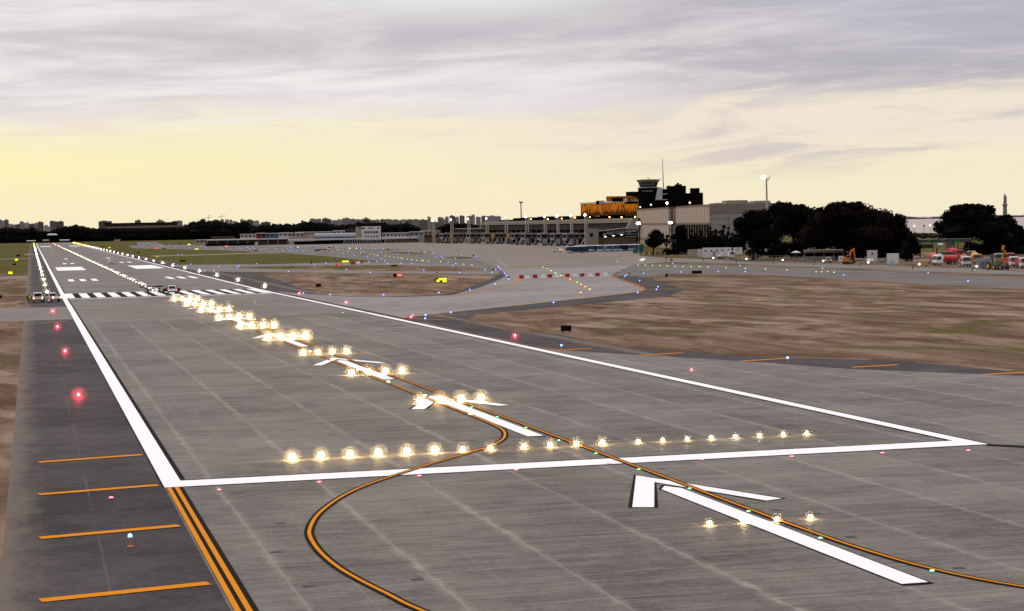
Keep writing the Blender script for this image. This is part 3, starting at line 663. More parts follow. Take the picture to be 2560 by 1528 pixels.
L_FLOODY = lens_mat('warm_flood_lens', (1.0, .90, .50), 14)
L_SOD = lens_mat('sodium_lens', (1.0, .40, .07), 22)
L_SPOT = lens_mat('white_spot', (1.0, .95, .86), 2)

# --- skyline of apartment blocks far behind the trees
M_SKY = [striped('tower_wall_%s' % n, c, tuple(k*.62 for k in c), cell=(7.0, 6.0), thin=1.3) for n, c in
         (('grey', (.34, .325, .35)), ('pale', (.52, .50, .52)), ('dark', (.15, .135, .145)), ('brown', (.25, .195, .19)), ('blue', (.31, .32, .38)))]
SKN = ['grey', 'pale', 'dark', 'brown', 'blue grey']
sk = [(0, 50, 215, 0), (34, 86, 236, 1), (85, 165, 212, 3), (163, 240, 290, 1), (236, 262, 306, 2), (268, 440, 296, 3), (368, 440, 246, 0), (430, 542, 268, 1), (538, 640, 290, 2), (630, 700, 272, 0), (695, 800, 252, 2), (806, 886, 315, 1), (870, 935, 345, 1), (915, 1032, 238, 3), (1030, 1170, 244, 2), (1150, 1182, 340, 3)]
SK = [(a/7.315, b/7.315, 520+y/7.315, s) for a, b, y, s in sk]
SK += [(247.4, 280, 552.5, 2)]
sk = [(132, 238, 222, 3), (175, 205, 214, 3), (520, 680, 238, 0), (545, 640, 214, 0), (800, 900, 242, 2), (880, 1000, 232, 0), (1135, 1240, 278, 1), (1005, 1135, 305, 2), (1330, 1425, 202, 2), (1560, 1670, 214, 0), (1688, 1758, 210, 3), (1775, 1850, 210, 1), (1855, 1912, 215, 0), (1915, 2000, 238, 1), (2055, 2120, 205, 0), (2115, 2182, 225, 3), (2180, 2290, 214, 2), (2285, 2402, 232, 1), (2400, 2440, 290, 0), (2432, 2490, 262, 2)]
SK += [(320+a/7.315, 320+b/7.315, 520+y/7.315, s) for a, b, y, s in sk]
sk = [(12, 62, 383, 4), (75, 125, 432, 1), (128, 268, 400, 2), (288, 322, 428, 2), (825, 872, 374, 3), (968, 1010, 372, 1), (990, 1100, 340, 0), (1098, 1200, 346, 4), (1208, 1370, 342, 2), (1235, 1290, 326, 2), (1228, 1290, 385, 1), (1368, 1422, 366, 1), (1420, 1492, 370, 0), (1488, 1582, 352, 1), (1580, 1722, 330, 4), (1718, 1832, 346, 0), (1828, 1942, 354, 4), (1938, 2085, 338, 3), (1985, 2040, 322, 3), (2083, 2152, 362, 1), (2150, 2262, 360, 4), (2268, 2366, 352, 3), (2362, 2440, 356, 0)]
SK += [(640+a/7.315, 640+b/7.315, 500+y/7.315, s) for a, b, y, s in sk]
sk = [(20, 152, 352, 4), (150, 272, 358, 0), (268, 392, 366, 4), (330, 400, 352, 1), (396, 522, 356, 3), (518, 642, 352, 0), (640, 802, 358, 3), (798, 828, 296, 1), (826, 858, 312, 4), (860, 985, 400, 2), (985, 1092, 316, 3), (1090, 1120, 352, 0), (1120, 1186, 305, 0), (1200, 1302, 288, 2), (1230, 1255, 272, 2), (1300, 1372, 310, 4), (1382, 1476, 286, 3), (1515, 1602, 296, 3), (1600, 1666, 270, 0), (1680, 1772, 308, 4), (1780, 1902, 292, 3), (1898, 2045, 288, 4), (2040, 2142, 296, 0)]
SK += [(960+a/7.315, 960+b/7.315, 500+y/7.315, s) for a, b, y, s in sk]
SK.sort()
for i, (a, b, y, s) in enumerate(SK):
    d = 3300+(i*617 % 900)+(500 if a > 640 else 0)
    f = Front('apartment_tower', f'{SKN[s]} apartment tower on the far skyline, {nth(i+1)} counted across from the runway', 'building', (a+b)/2, d, 'apartment towers on the skyline')
    f.part('wall', M_SKY[s], a, b, y+.6, None, 0, 18+(i*7) % 9)
    wd = b-a; o = .18+.3*((i*37) % 10)/10
    f.part('roof_block', M_SKY[s], a+wd*o, a+wd*min(1, o+.36), y-.9, y+.6, 3, 12)
    bw = MB()
    for k in range(max(2, int(wd/2.2))):
        u = a+wd*(k+.35)/max(2, int(wd/2.2)); bw.box(f.x(u), f.x(u)+f.k*.55, -.15, .05, 4, f.z(u, y+1.6))
    bw.build('window_strip', M_GLASS, f.o)

# --- tree masses and single trees
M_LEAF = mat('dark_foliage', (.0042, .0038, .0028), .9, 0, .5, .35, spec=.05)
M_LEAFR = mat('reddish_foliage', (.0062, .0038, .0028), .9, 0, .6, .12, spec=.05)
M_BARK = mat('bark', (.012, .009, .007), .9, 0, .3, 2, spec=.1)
def leaves(b, c, r, n, size, rnd, shell=.72):
    for _ in range(n):
        u = Vector((rnd.gauss(0, 1), rnd.gauss(0, 1), rnd.gauss(0, 1))).normalized()
        q = rnd.uniform(shell, 1.06)
        p = Vector(c)+Vector((u.x*r[0], u.y*r[1], u.z*r[2]))*q
        a = Vector((rnd.gauss(0, 1), rnd.gauss(0, 1), rnd.gauss(0, 1))).normalized(); e = a.orthogonal().normalized()*size*rnd.uniform(.5, 1.1)
        h = a.cross(e).normalized()*size*rnd.uniform(.35, .8)
        b.v += [tuple(p-e), tuple(p-h*.8), tuple(p+e), tuple(p+h)]; k = len(b.v)-4
        b.f.append((k, k+1, k+2, k+3)); b.mi.append(0)
def lump(b, c, r, rnd, n=9, m=5):
    k0 = len(b.v); b.ell(c, r, n, m)
    for i in range(k0, len(b.v)):
        p = Vector(b.v[i])-Vector(c); b.v[i] = tuple(Vector(c)+p*rnd.uniform(.86, 1.1))
def treeline(outline, d, label, size=1.7, thick=26, seed=3, name='treeline'):
    rnd = random.Random(seed); b = MB(); x = outline[0][0]
    while x < outline[-1][0]:
        for (a, ya), (c_, yc) in zip(outline, outline[1:]):
            if a <= x <= c_: yt = ya+(yc-ya)*(x-a)/max(1e-6, c_-a); break
        p = CAM+ray(x, hz(x))*(d/CF); top = (hz(x)-yt)*d/CF+CZ
        dirv = Vector((p.x-CX, p.y-CY, 0)).normalized()
        rr = top*rnd.uniform(.30, .42)
        q = p+dirv*rnd.uniform(-.3, .3)*thick
        lump(b, (q.x, q.y, top-rr*.98), (rr*1.1, rr*1.1, rr), rnd); leaves(b, (q.x, q.y, top-rr*1.02), (rr*1.15, rr*1.15, rr*1.04), int(26+rr*3), size, rnd, .9)
        lump(b, (q.x, q.y, top*.32), (rr*1.5, rr*1.3, top*.36), rnd); leaves(b, (q.x, q.y, top*.34), (rr*1.5, rr*1.3, top*.42), 14, size, rnd, .9)
        x += rr*.95/(d/CF)
    return tag(b.build(name, M_LEAF), label, kind='stuff')
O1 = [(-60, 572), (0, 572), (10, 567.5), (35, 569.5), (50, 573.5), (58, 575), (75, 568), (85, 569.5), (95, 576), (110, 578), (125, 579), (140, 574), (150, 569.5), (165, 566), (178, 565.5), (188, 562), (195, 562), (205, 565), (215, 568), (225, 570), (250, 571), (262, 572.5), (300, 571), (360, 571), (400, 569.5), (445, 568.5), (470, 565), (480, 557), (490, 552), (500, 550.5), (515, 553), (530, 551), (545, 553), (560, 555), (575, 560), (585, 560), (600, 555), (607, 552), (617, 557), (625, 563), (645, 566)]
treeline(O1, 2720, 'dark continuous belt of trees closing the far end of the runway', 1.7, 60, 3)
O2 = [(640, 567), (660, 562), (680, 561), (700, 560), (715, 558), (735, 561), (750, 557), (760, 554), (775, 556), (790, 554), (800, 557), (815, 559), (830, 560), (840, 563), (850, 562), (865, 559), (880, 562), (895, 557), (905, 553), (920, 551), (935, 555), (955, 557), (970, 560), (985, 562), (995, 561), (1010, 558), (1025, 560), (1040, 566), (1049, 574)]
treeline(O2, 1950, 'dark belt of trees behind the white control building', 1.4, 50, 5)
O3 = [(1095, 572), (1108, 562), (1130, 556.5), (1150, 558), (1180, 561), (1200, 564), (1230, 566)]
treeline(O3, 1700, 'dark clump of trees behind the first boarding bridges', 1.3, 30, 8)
# far bank of the river
b = MB(); rnd = random.Random(4); prev = None
for i in range(90):
    px = 1950+i*12; p = CAM+ray(px, hz(px))*(9300/CF); hgt = 11+5*math.sin(i*.35)+rnd.uniform(-3, 3)+max(0, i-40)*.08
    u = Vector((p.x-CX, p.y-CY, 0)).normalized()
    cur = [(p.x, p.y, -1.6), (p.x, p.y, hgt*.8), (p.x+u.x*60, p.y+u.y*60, hgt), (p.x+u.x*160, p.y+u.y*160, -1.6)]
    if prev: 
        for k in range(3): b.quad(prev[k], cur[k], cur[k+1], prev[k+1])
    prev = cur
tag(b.build('far_shore', mat('far_bank', (.11, .10, .125), .9, 0, .2, .01)), kind='structure')

def tree(name, label, lobes, d, trunk_px, base_y, dens=1.0, size=.55, seed=1, m=None, group=None, cat='tree', limbs=3, tw=.5):
    # lobes: px, py, rx, ry in photo pixels at depth d
    rnd = random.Random(seed); f = Front(name, label, cat, trunk_px, d, group); k = f.k
    b = MB()
    for (px, py, rx, ry) in lobes:
        c = (f.x(px), rnd.uniform(-.35, .35)*rx*k, f.z(px, py)); r = (rx*k, rx*k*.9, ry*k)
        lump(b, c, tuple(q*.84 for q in r), rnd, 10, 6)
        leaves(b, c, r, int(dens*150*rx*ry*k*k/8+60), size, rnd, .8)
        for _ in range(int(5+rx*k*.8)):
            u = Vector((rnd.gauss(0, 1), rnd.gauss(0, 1), rnd.gauss(.3, .8))).normalized()
            cc = (c[0]+u.x*r[0]*.9, c[1]+u.y*r[1]*.9, c[2]+u.z*r[2]*.9); q = rnd.uniform(.16, .32)*min(r)
            leaves(b, cc, (q*1.4, q*1.4, q), int(30*dens)+12, size*.9, rnd, .3)
    b.build('crown', m or M_LEAF, f.o)
    t = MB(); top = min(f.z(px, py) for px, py, rx, ry in lobes)
    t.tube((0, 0, -.1), (0, 0, top*.5), tw, tw*.8, 9); 
    for i in range(limbs):
        px, py, rx, ry = lobes[(i*2) % len(lobes)]
        t.tube((0, 0, top*.46), (f.x(px)*.7, rnd.uniform(-1, 1), f.z(px, py)-ry*k*.2), tw*.65, tw*.25, 7)
    t.build('trunk', M_BARK, f.o)
    return f
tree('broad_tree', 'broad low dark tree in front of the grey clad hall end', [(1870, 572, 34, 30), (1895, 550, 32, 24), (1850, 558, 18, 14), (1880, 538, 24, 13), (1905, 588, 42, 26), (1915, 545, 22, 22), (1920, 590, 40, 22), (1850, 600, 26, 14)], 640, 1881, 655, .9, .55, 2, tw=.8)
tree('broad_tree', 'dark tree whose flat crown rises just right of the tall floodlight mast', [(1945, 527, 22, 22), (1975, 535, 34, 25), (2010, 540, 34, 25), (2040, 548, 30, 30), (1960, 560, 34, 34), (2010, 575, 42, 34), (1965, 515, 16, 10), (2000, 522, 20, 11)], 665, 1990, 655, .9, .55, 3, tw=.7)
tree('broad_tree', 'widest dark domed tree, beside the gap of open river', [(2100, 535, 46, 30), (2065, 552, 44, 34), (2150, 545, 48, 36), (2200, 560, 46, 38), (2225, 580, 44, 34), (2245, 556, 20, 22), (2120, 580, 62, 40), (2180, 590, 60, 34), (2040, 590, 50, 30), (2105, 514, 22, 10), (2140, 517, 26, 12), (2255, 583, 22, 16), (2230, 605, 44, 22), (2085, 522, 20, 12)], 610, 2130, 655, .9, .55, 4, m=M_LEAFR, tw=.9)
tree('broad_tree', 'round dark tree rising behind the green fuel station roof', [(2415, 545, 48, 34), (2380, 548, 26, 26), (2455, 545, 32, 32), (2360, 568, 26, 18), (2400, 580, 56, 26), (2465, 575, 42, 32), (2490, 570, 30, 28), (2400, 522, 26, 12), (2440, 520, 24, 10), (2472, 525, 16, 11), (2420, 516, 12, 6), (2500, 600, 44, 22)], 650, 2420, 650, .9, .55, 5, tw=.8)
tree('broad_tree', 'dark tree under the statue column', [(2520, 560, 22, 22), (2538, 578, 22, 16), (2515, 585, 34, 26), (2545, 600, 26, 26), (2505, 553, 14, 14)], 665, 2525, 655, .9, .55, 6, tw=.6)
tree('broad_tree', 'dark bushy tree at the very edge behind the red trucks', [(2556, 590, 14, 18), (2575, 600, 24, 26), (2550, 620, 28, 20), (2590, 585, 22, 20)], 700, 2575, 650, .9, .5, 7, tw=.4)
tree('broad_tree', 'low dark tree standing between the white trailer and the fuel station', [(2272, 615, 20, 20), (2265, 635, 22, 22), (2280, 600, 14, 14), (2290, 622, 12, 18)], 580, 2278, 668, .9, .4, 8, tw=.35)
for i, (px, lob) in enumerate([(1632, [(1638, 590, 20, 12), (1632, 607, 22, 14), (1650, 600, 18, 9), (1640, 582, 12, 8)]), (1706, [(1703, 575, 16, 12), (1700, 592, 18, 14), (1710, 615, 18, 26)])]):
    f = tree('leafy_palm', ['bushy palm in front of the panelled concrete wall near the striped lamp posts', 'ragged palm against the dark slot of the concrete hall'][i], lob, 775, px, 640, .5, .5, 20+i, tw=.35)
    b = MB(); rnd = random.Random(40+i)
    for (lx, ly, rx, ry) in lob[:2]:
        for k in range(16):
            a = rnd.uniform(0, 2*PI); L = rnd.uniform(1.6, 2.8)*rx/18; c = Vector((f.x(lx), 0, f.z(lx, ly)+.6)); u = Vector((math.cos(a), math.sin(a)*.8, rnd.uniform(-.1, .9))).normalized()
            s = u.cross(Vector((0, 0, 1))).normalized()*.24
            p1 = c+u*L*.6+Vector((0, 0, .4)); p2 = c+u*L*1.25-Vector((0, 0, rnd.uniform(0, .6)))
            b.quad(c-s*.4, p1-s, p1+s, c+s*.4); b.quad(p1-s, p2-s*.1, p2+s*.1, p1+s)
    b.build('frond', M_LEAF, f.o)
def bare(label, px, d, yt, seed, spread=9):
    rnd = random.Random(seed); f = Front('pollarded_tree', label, 'tree', px, d, 'pollarded trees in front of the concrete hall'); H = f.z(px, yt); t = MB()
    t.tube((0, 0, -.1), (.1, 0, H*.42), .38, .28, 8)
    tips = MB()
    for k in range(5):
        a = k*1.26+rnd.uniform(-.3, .3); p1 = Vector((math.cos(a)*H*.17, math.sin(a)*H*.15, H*rnd.uniform(.55, .7))); p2 = p1+Vector((math.cos(a)*H*.09, math.sin(a)*.5, H*rnd.uniform(.18, .34)))
        t.tube((.1, 0, H*.40), p1, .25, .2, 7); t.tube(p1, p2, .2, .16, 7)
        leaves(tips, p2, (.8, .8, .7), 46, .42, rnd, .2); leaves(tips, p1, (.9, .9, .9), 30, .42, rnd, .2)
    t.build('trunk', M_BARK, f.o); tips.build('crown', M_LEAF, f.o)
for i, (px, yt) in enumerate([(1664, 585), (1690, 590), (1738, 578), (1765, 575), (1788, 570), (1803, 565), (1815, 576)]):
    bare(f'pollarded tree with stubby limbs, {nth(i+1)} in the row before the concrete hall', px, 765+6*(i % 3), yt, 60+i)
tree('understory_shrub', 'dark mass of shrubs between the pollarded trees and the white cabins', [(1700, 618, 20, 14), (1730, 612, 24, 14), (1765, 606, 26, 14), (1800, 604, 28, 14), (1835, 606, 26, 14), (1690, 630, 14, 10), (1740, 600, 18, 12), (1780, 596, 18, 12), (1668, 630, 12, 10), (1700, 626, 22, 18), (1735, 620, 26, 20), (1775, 614, 28, 20), (1815, 612, 28, 20), (1845, 616, 20, 18)], 775, 1760, 640, .8, .45, 9, cat='shrub', tw=.2)
tree('understory_shrub', 'dark mass of shrubs under the domed trees behind the excavator', [(1900, 612, 30, 14), (1950, 618, 34, 14), (2000, 612, 34, 14), (2060, 610, 40, 14), (2120, 614, 42, 14), (2180, 618, 40, 16), (2230, 622, 30, 16), (1890, 634, 26, 12), (1940, 634, 30, 12), (1990, 634, 30, 12), (2040, 634, 30, 12), (2090, 634, 30, 13), (2140, 636, 30, 13), (2190, 636, 30, 13), (2240, 638, 26, 12)], 645, 2060, 650, .8, .5, 10, cat='shrub', tw=.2)
tree('understory_shrub', 'dark mass of shrubs behind the parked tank trucks', [(2440, 618, 30, 12), (2480, 615, 30, 14), (2520, 618, 30, 14), (2550, 625, 24, 14), (2410, 632, 26, 10), (2450, 632, 30, 12), (2500, 634, 30, 14), (2545, 636, 26, 14)], 660, 2490, 650, .8, .5, 12, cat='shrub', tw=.2)

# --- concrete hall (panelled front along the field, clad end wall)
K = Vector((263, 684, 0)); e1 = Vector((.191, .982, 0)).normalized(); e2 = Vector((e1.y, -e1.x, 0))
hall = thing('concrete_hall', 'big pale concrete hall with panelled walls and one grey clad end beside the trees', 'building', K, -math.atan2(e1.x, e1.y))
def hall_y(px):                                             # where column px meets the front plane
    d = ray(px, hz(px)); n = e2; t = (K-CAM).dot(n)/d.dot(n); return ((CAM+d*t)-K).dot(e1)
y1, y2, y3 = hall_y(1690), hall_y(1672), hall_y(1593)
b = MB(); b.box(0, 31, 0, y1, 12.0, 21.0); b.box(5, 31, 1, y1, 0, 12.0); b.build('wall', M_PANEL, hall)
b = MB(); b.box(0, 31, y2, y3, 0, 21.0); b.build('wall', M_PANEL, hall)
b = MB(); b.box(6, 31, y1, y2, 0, 20.6); b.build('recess_wall', M_CONCW, hall)
b = MB(); b.box(.4, 4.9, .6, y1-.3, .3, 11.9); b.build('glazing', M_DARK, hall)
for i in range(14):
    q = MB(); yy = 1.5+i*(y1-3)/13; q.box(.02, .38, yy, yy+.7, .2, 11.95); q.build('fin', M_CONCW, hall)
b = MB(); b.box(.5, 31, -.35, 0, 0, 17.0); b.build('end_cladding', M_CORR, hall)
b = MB(); b.box(.2, 31.2, -.5, 0, 17.0, 20.9); b.build('end_wall', M_CONCW, hall)
for xx in (9, 21):
    q = MB(); q.box(xx, xx+.8, -.75, -.35, 0, 17.0); q.build('end_post', M_GREY, hall)
for xa, xb, h in ((3, 7, 21.6), (8.5, 19, 22.6), (21, 29, 22.2)):
    q = MB(); q.box(xa, xb, 6, 20, 20.7, h, 0, .6, .6); q.build('roof_plant', M_CONCW, hall)
for i, (px, py, big) in enumerate([(1668, 508, 1), (1628, 512, .6), (1725, 507, .7), (1601, 518, .5)]):
    f = Front('roof_floodlight', ['bright warm floodlight on the concrete hall roof edge', 'white floodlight on the hall roof below the tower', 'twin white floodlight on the hall roof before the dark cubes', 'small white floodlight at the corner of the hall roof'][i], 'floodlight', px, 905 if i != 2 else 860, 'floodlights on the hall roof')
    zt = f.z(px, py); q = MB(); q.tube((0, 0, 20.9), (0, 0, zt), .12); q.box(-.5, .5, .0, .4, zt-.5, zt+.4); q.build('pole', M_STEEL, f.o)
    q = MB(); q.ell((0, -.15, zt), (.40*big+.1, .3, .42*big+.1)); q.build('lens', L_FLOODY if i == 0 else L_SPOT, f.o)
    f.o.location.z = 0

# --- bronze glass office block, control tower and dark cubes behind the terminal
M_BRONZE = bpy.data.materials.new('bronze_glass'); M_BRONZE.use_nodes = True
t = NT(M_BRONZE.node_tree); pb = t.n['Principled BSDF']; p = t.new('ShaderNodeTexCoord').outputs['Object']; sp = t.new('ShaderNodeSeparateXYZ'); t.l.new(p, sp.inputs[0])
cell = t.vec(t.m('FLOOR', t.m('DIVIDE', t.add(sp.outputs[0], sp.outputs[1]), 1.5)), t.m('FLOOR', t.m('DIVIDE', sp.outputs[2], 3.6)), 0)
wn = t.new('ShaderNodeTexWhiteNoise'); t.l.new(cell, wn.inputs['Vector'])
mul_ = t.noise(t.vec(t.mul(t.add(sp.outputs[0], sp.outputs[1]), .55), t.mul(sp.outputs[2], .13), 0), 1.0, 4.0, .7)
fr = t.m('ABSOLUTE', t.sub(t.m('FRACT', t.m('DIVIDE', t.add(sp.outputs[0], sp.outputs[1]), 1.5)), .5))
zf = t.sm(sp.outputs[2], 23.5, 16.5, -.06, .34)  # reflection of trees painted into the glass colour, darker towards the bottom
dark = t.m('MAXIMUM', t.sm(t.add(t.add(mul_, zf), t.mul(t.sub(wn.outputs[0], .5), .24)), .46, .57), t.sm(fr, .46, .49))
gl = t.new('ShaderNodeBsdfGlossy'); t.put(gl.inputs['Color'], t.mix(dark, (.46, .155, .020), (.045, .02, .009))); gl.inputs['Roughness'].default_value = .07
t.l.new(gl.outputs[0], t.n['Material Output'].inputs['Surface'])
nrm = t.new('ShaderNodeBump'); nrm.inputs['Strength'].default_value = .04; nrm.inputs['Distance'].default_value = 1.0; t.l.new(wn.outputs[0], nrm.inputs['Height'])
blk = thing('office_block', 'bronze mirror glass office block glowing orange behind the terminal roof', 'building', (334.5, 999, 0), 0.0)
b = MB(); b.box(0, 40, 0, 128, 8, 26.4); b.build('glass_wall', M_BRONZE, blk)
b = MB(); b.box(-.4, 40.4, -.4, 128.4, 26.4, 27.3); b.build('roof_slab', M_GREY, blk)
b = MB(); b.box(-1.2, 41, -1, 129, 0, 8); b.build('podium', M_DARK, blk)
b = MB(); b.box(.3, 39, -.35, 0, 8, 22); b.build('end_wall', M_DARK, blk)
b = MB(); b.box(-.2, 39, -.9, -.36, 22, 26.2); b.build('end_balcony', M_STEEL, blk)
for (px0, px1, yt, yb, dd, m, nm) in ((1491, 1512, 502, 508, 1190, M_DARK, 'roof_hut'), (1516.5, 1599, 490.5, 499, 1170, M_BRONZE, 'setback_storey'), (1532, 1562, 495, 501, 1165, M_DARK, 'roof_plant'), (1559, 1569, 497, 502, 1150, M_WHITE, 'roof_plant'), (1566, 1598, 479.5, 491, 1180, M_DARK, 'upper_storey'), (1499, 1512, 503, 506.5, 1185, M_WHITE, 'roof_hut')):
    f = Front(None, None, None, (px0+px1)/2, dd); b = MB(); f.bx(b, px0, px1, yt, yb+3, 0, 14)
    a = math.atan2((CAM+ray(f.pc, hz(f.pc))*f.k).x-CX, (CAM+ray(f.pc, hz(f.pc))*f.k).y-CY); pp = CAM+ray(f.pc, hz(f.pc))*f.k
    T = Matrix.Translation((pp.x-334.5, pp.y-999, 0)) @ Matrix.Rotation(-a, 4, 'Z')
    b.v = [tuple(T @ Vector(v)) for v in b.v]; b.build(nm, m, blk)
DT = 1110
f = Front('control_tower', 'airport control tower with a flared dark glass cab and flat round roof', 'control tower', 1622, DT)
k = f.k; z = lambda y: f.z(1622, y)
b = MB(); b.lathe([(25.5*k, 0), (25.5*k, z(470))], n=12); b.build('shaft', M_DARK, f.o)
b = MB(); b.lathe([(27*k, z(470.5)), (27*k, z(468.5))], n=20); b.build('balcony', M_GREY, f.o)
b = MB(); b.lathe([(21*k, z(468.5)), (25*k, z(456))], n=16); b.build('cab_glass', M_GLASS, f.o)
b = MB(); b.lathe([(25.2*k, z(456)), (29.5*k, z(451.5)), (29.5*k, z(450)), (20*k, z(448.8))], n=20); b.build('cab_roof', M_CONCW, f.o)
b = MB(); b.tube((0, 0, z(449)), (0, 0, z(443)), .18); b.tube((5*k, 0, z(449)), (5*k, 0, z(446.5)), .12); b.build('roof_antenna', M_DARK, f.o)
b = MB()
for j in range(7): b.box(-15*k+j*4*k, -13.2*k+j*4*k, -25.9*k, -25.2*k, z(479.5), z(477))
b.build('shaft_windows', M_STEEL, f.o)
b = MB()
for j in range(5): b.box(-14*k+j*4.6*k, -12*k+j*4.6*k, -24*k, -23*k, z(462.4), z(461))
b.build('cab_console_lamps', L_SPOT if 0 else M_STEEL, f.o)
f = Front('stair_tower', 'slanting pale blue stair wall beside the control tower', 'building', 1650, DT-8)
b = MB(); b.prof([(f.x(1639), f.z(1650, 500)), (f.x(1657), f.z(1650, 500)), (f.x(1657), f.z(1650, 469)), (f.x(1645.5), f.z(1650, 469.5))], 0, 6); b.build('wall', mat('pale_blue_wall', (.40, .44, .50), .6), f.o)
for yy in (472, 484, 498): f.part('landing', M_STEEL, 1656, 1669, yy, yy+2.2, 0, 6)
f.part('rear_wall', M_DARK, 1657, 1669, 472, 505, 3, 9); f.part('base', M_DARK, 1640, 1669, 500, None, 1, 8)
f = Front('radio_mast', 'thin red and white banded radio mast above the control tower', 'mast', 1660, DT-4)
b = MB(); zs = [469, 457, 447, 432, 424, 415, 405, 396.5]
for j in range(7): b.tube((f.x(1660-(469-zs[j])*.07*.3), 0, f.z(1660, zs[j])), (f.x(1660-(469-zs[j+1])*.07*.3), 0, f.z(1660, zs[j+1])), .30-.025*j, .28-.025*j, 7, mi=j % 2)
b.tube((0, 0, 0), (0, 0, f.z(1660, 469)), .32, .3, 7, mi=1); b.tube((-12*f.k, 0, f.z(1660, 448)), (0, 0, f.z(1660, 447)), .1, mi=1); b.build('pole', [mat('mast_red', (.30, .05, .04), .6), M_STEEL], f.o)
f = Front('dark_block', 'tall black cube building with aerials on its roof, next to the tower', 'building', 1692, DT-6)
f.part('wall', M_DARK, 1667.5, 1716, 465.5, None, 0, 16); f.part('parapet', M_DARK, 1666.8, 1716.6, 465, 468.5, -.3, 16.3)
f.part('roof_aerial', M_DARK, 1693, 1699, 457, 465, 4, 6); f.part('roof_plant', M_DARK, 1688, 1706, 461, 465, 3, 7); f.part('roof_aerial', M_DARK, 1672, 1675, 462.5, 465, 4, 5); f.part('roof_aerial', M_DARK, 1702, 1704, 459.5, 463, 4, 5)
f.part('wall', M_DARK, 1715, 1726, 483, None, 2, 14)
f = Front('dark_block', 'narrow black block with a lower shoulder, behind the hall roof', 'building', 1740, DT-10)
f.part('wall', M_DARK, 1726, 1750, 470.5, None, 0, 14); f.part('lower_wing', M_DARK, 1750, 1758.5, 482, None, 0, 14)

# --- passenger terminal along the apron
T0 = Vector((322, 1200, 0)); te = Vector((.056, .998, 0)).normalized(); tn = Vector((te.y, -te.x, 0))
term = thing('passenger_terminal', 'long low passenger terminal with a tan roof band and dark striped glazing', 'building', T0, -math.atan2(te.x, te.y))
def ty(px): d = ray(px, hz(px)); q = (T0-CAM).dot(tn)/d.dot(tn); return ((CAM+d*q)-T0).dot(te)
ya, yb = ty(1584), ty(1209)
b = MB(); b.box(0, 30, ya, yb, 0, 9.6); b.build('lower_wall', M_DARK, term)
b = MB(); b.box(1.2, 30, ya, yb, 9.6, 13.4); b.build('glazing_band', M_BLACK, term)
for zz in (9.7, 10.9, 12.1):
    q = MB(); q.box(.6, 1.2, ya, yb, zz, zz+.2); q.build('sunshade', M_CONCW, term)
b = MB(); b.prof([(-1.6, 13.3), (32, 13.3), (32, 16.0), (4, 16.0), (-.6, 15.3)], ya-2, yb+2); b.build('roof', M_TAN, term)
b = MB(); b.prof([(-6, 9.0), (2, 9.0), (2, 16.2), (-1.9, 15.9)], ya-3.2, ya-2.1); b.build('end_fin', M_STEEL, term)
b = MB(); b.prof([(-4, 7.0), (2, 7.0), (2, 15.2), (-1.9, 15.0)], yb+2.1, yb+3.2); b.build('end_fin', M_CREAM, term)
for j in range(26):
    q = MB(); yy = ya+6+j*(yb-ya-12)/25; q.box(-.5, .0, yy, yy+.6, 0, 9.6); q.build('pillar', M_BROWN, term)
for i, (a, c, yt) in enumerate([(1227, 1252, 551), (1262, 1272, 546), (1280, 1294, 544.5), (1303, 1313, 544), (1322, 1348, 542), (1349, 1359, 545.5), (1369, 1391, 541.3), (1411, 1425, 540.3), (1429, 1442, 539.8), (1444, 1462, 543)]):
    yA, yB = ty(c), ty(a); d_ = (CAM+ray((a+c)/2, hz((a+c)/2))*0+ray((a+c)/2, hz(1350))).length
    dd = (T0+te*((yA+yB)/2)-CAM).dot(FW); zt = (hz((a+c)/2)-yt)*dd/CF+CZ
    q = MB(); q.box(6, 12, yA, yB, 15.9, max(17.2, zt), 0, .6, 1.0); o = q.build('rooftop_unit', M_DARK, term)
for i, (px, py) in enumerate([(1327, 548), (1404.5, 546.5), (1438, 544), (1475, 543), (1524, 543), (1554, 543), (1588, 542.5), (1370, 548)]):
    dd = 1190-(px-1327)*.3; f = Front('wall_lamp', f'orange lamp along the terminal roof line, {nth(i+1)} from the boarding bridges', 'lamp', px, dd, 'orange lamps above the terminal roof')
    zz = f.z(px, py); q = MB(); q.tube((0, 1.2, zz-1.6), (0, .4, zz+.1), .09); q.build('bracket', M_DARK, f.o)
    q = MB(); q.ell((0, 0, zz), (.36, .3, .32)); q.build('lens', L_SOD, f.o); f.o.location.z = 0
f = Front('arrivals_pavilion', 'dark glass pavilion with a sloping white eave, a sign and strip lamps below', 'building', 1530, 1020)
b = MB(); b.prof([(f.x(1497), f.z(1500, 579)), (f.x(1563), f.z(1560, 572.5)), (f.x(1563), f.z(1560, 588)), (f.x(1497), f.z(1500, 593))], 0, 10); b.build('glass_front', M_BLACK, f.o)
b = MB(); b.prof([(f.x(1494), f.z(1496, 579)), (f.x(1564), f.z(1562, 572)), (f.x(1564), f.z(1562, 570)), (f.x(1494), f.z(1496, 577))], -.8, 11); b.build('eave', M_STEEL, f.o)
f.part('base', M_BROWN, 1497, 1590, 593, None, 1, 11); f.part('side_glazing', M_BLACK, 1563, 1592, 571, 591, .6, 10)
for yy in (571, 577.5, 584.5, 590.5): f.part('sunshade', M_STEEL, 1563, 1592, yy, yy+1.3, .2, .6)
for px, py in ((1513, 592), (1533, 589.5), (1553.5, 587)): f.part('strip_lamp', L_SPOT, px-3, px+3, py-1, py+1, -.6, -.2)
f.part('concrete_pier', M_CONCW, 1469, 1496, 571.5, None, -1.5, 8); f.part('pier_door', M_BLACK, 1474, 1482, 583, 592, -1.56, -1.5)
fc = bpy.data.curves.new('sign_text', 'FONT'); fc.body = 'Aeroparque'; fc.size = 3.4; fc.extrude = .04; fc.shear = .25
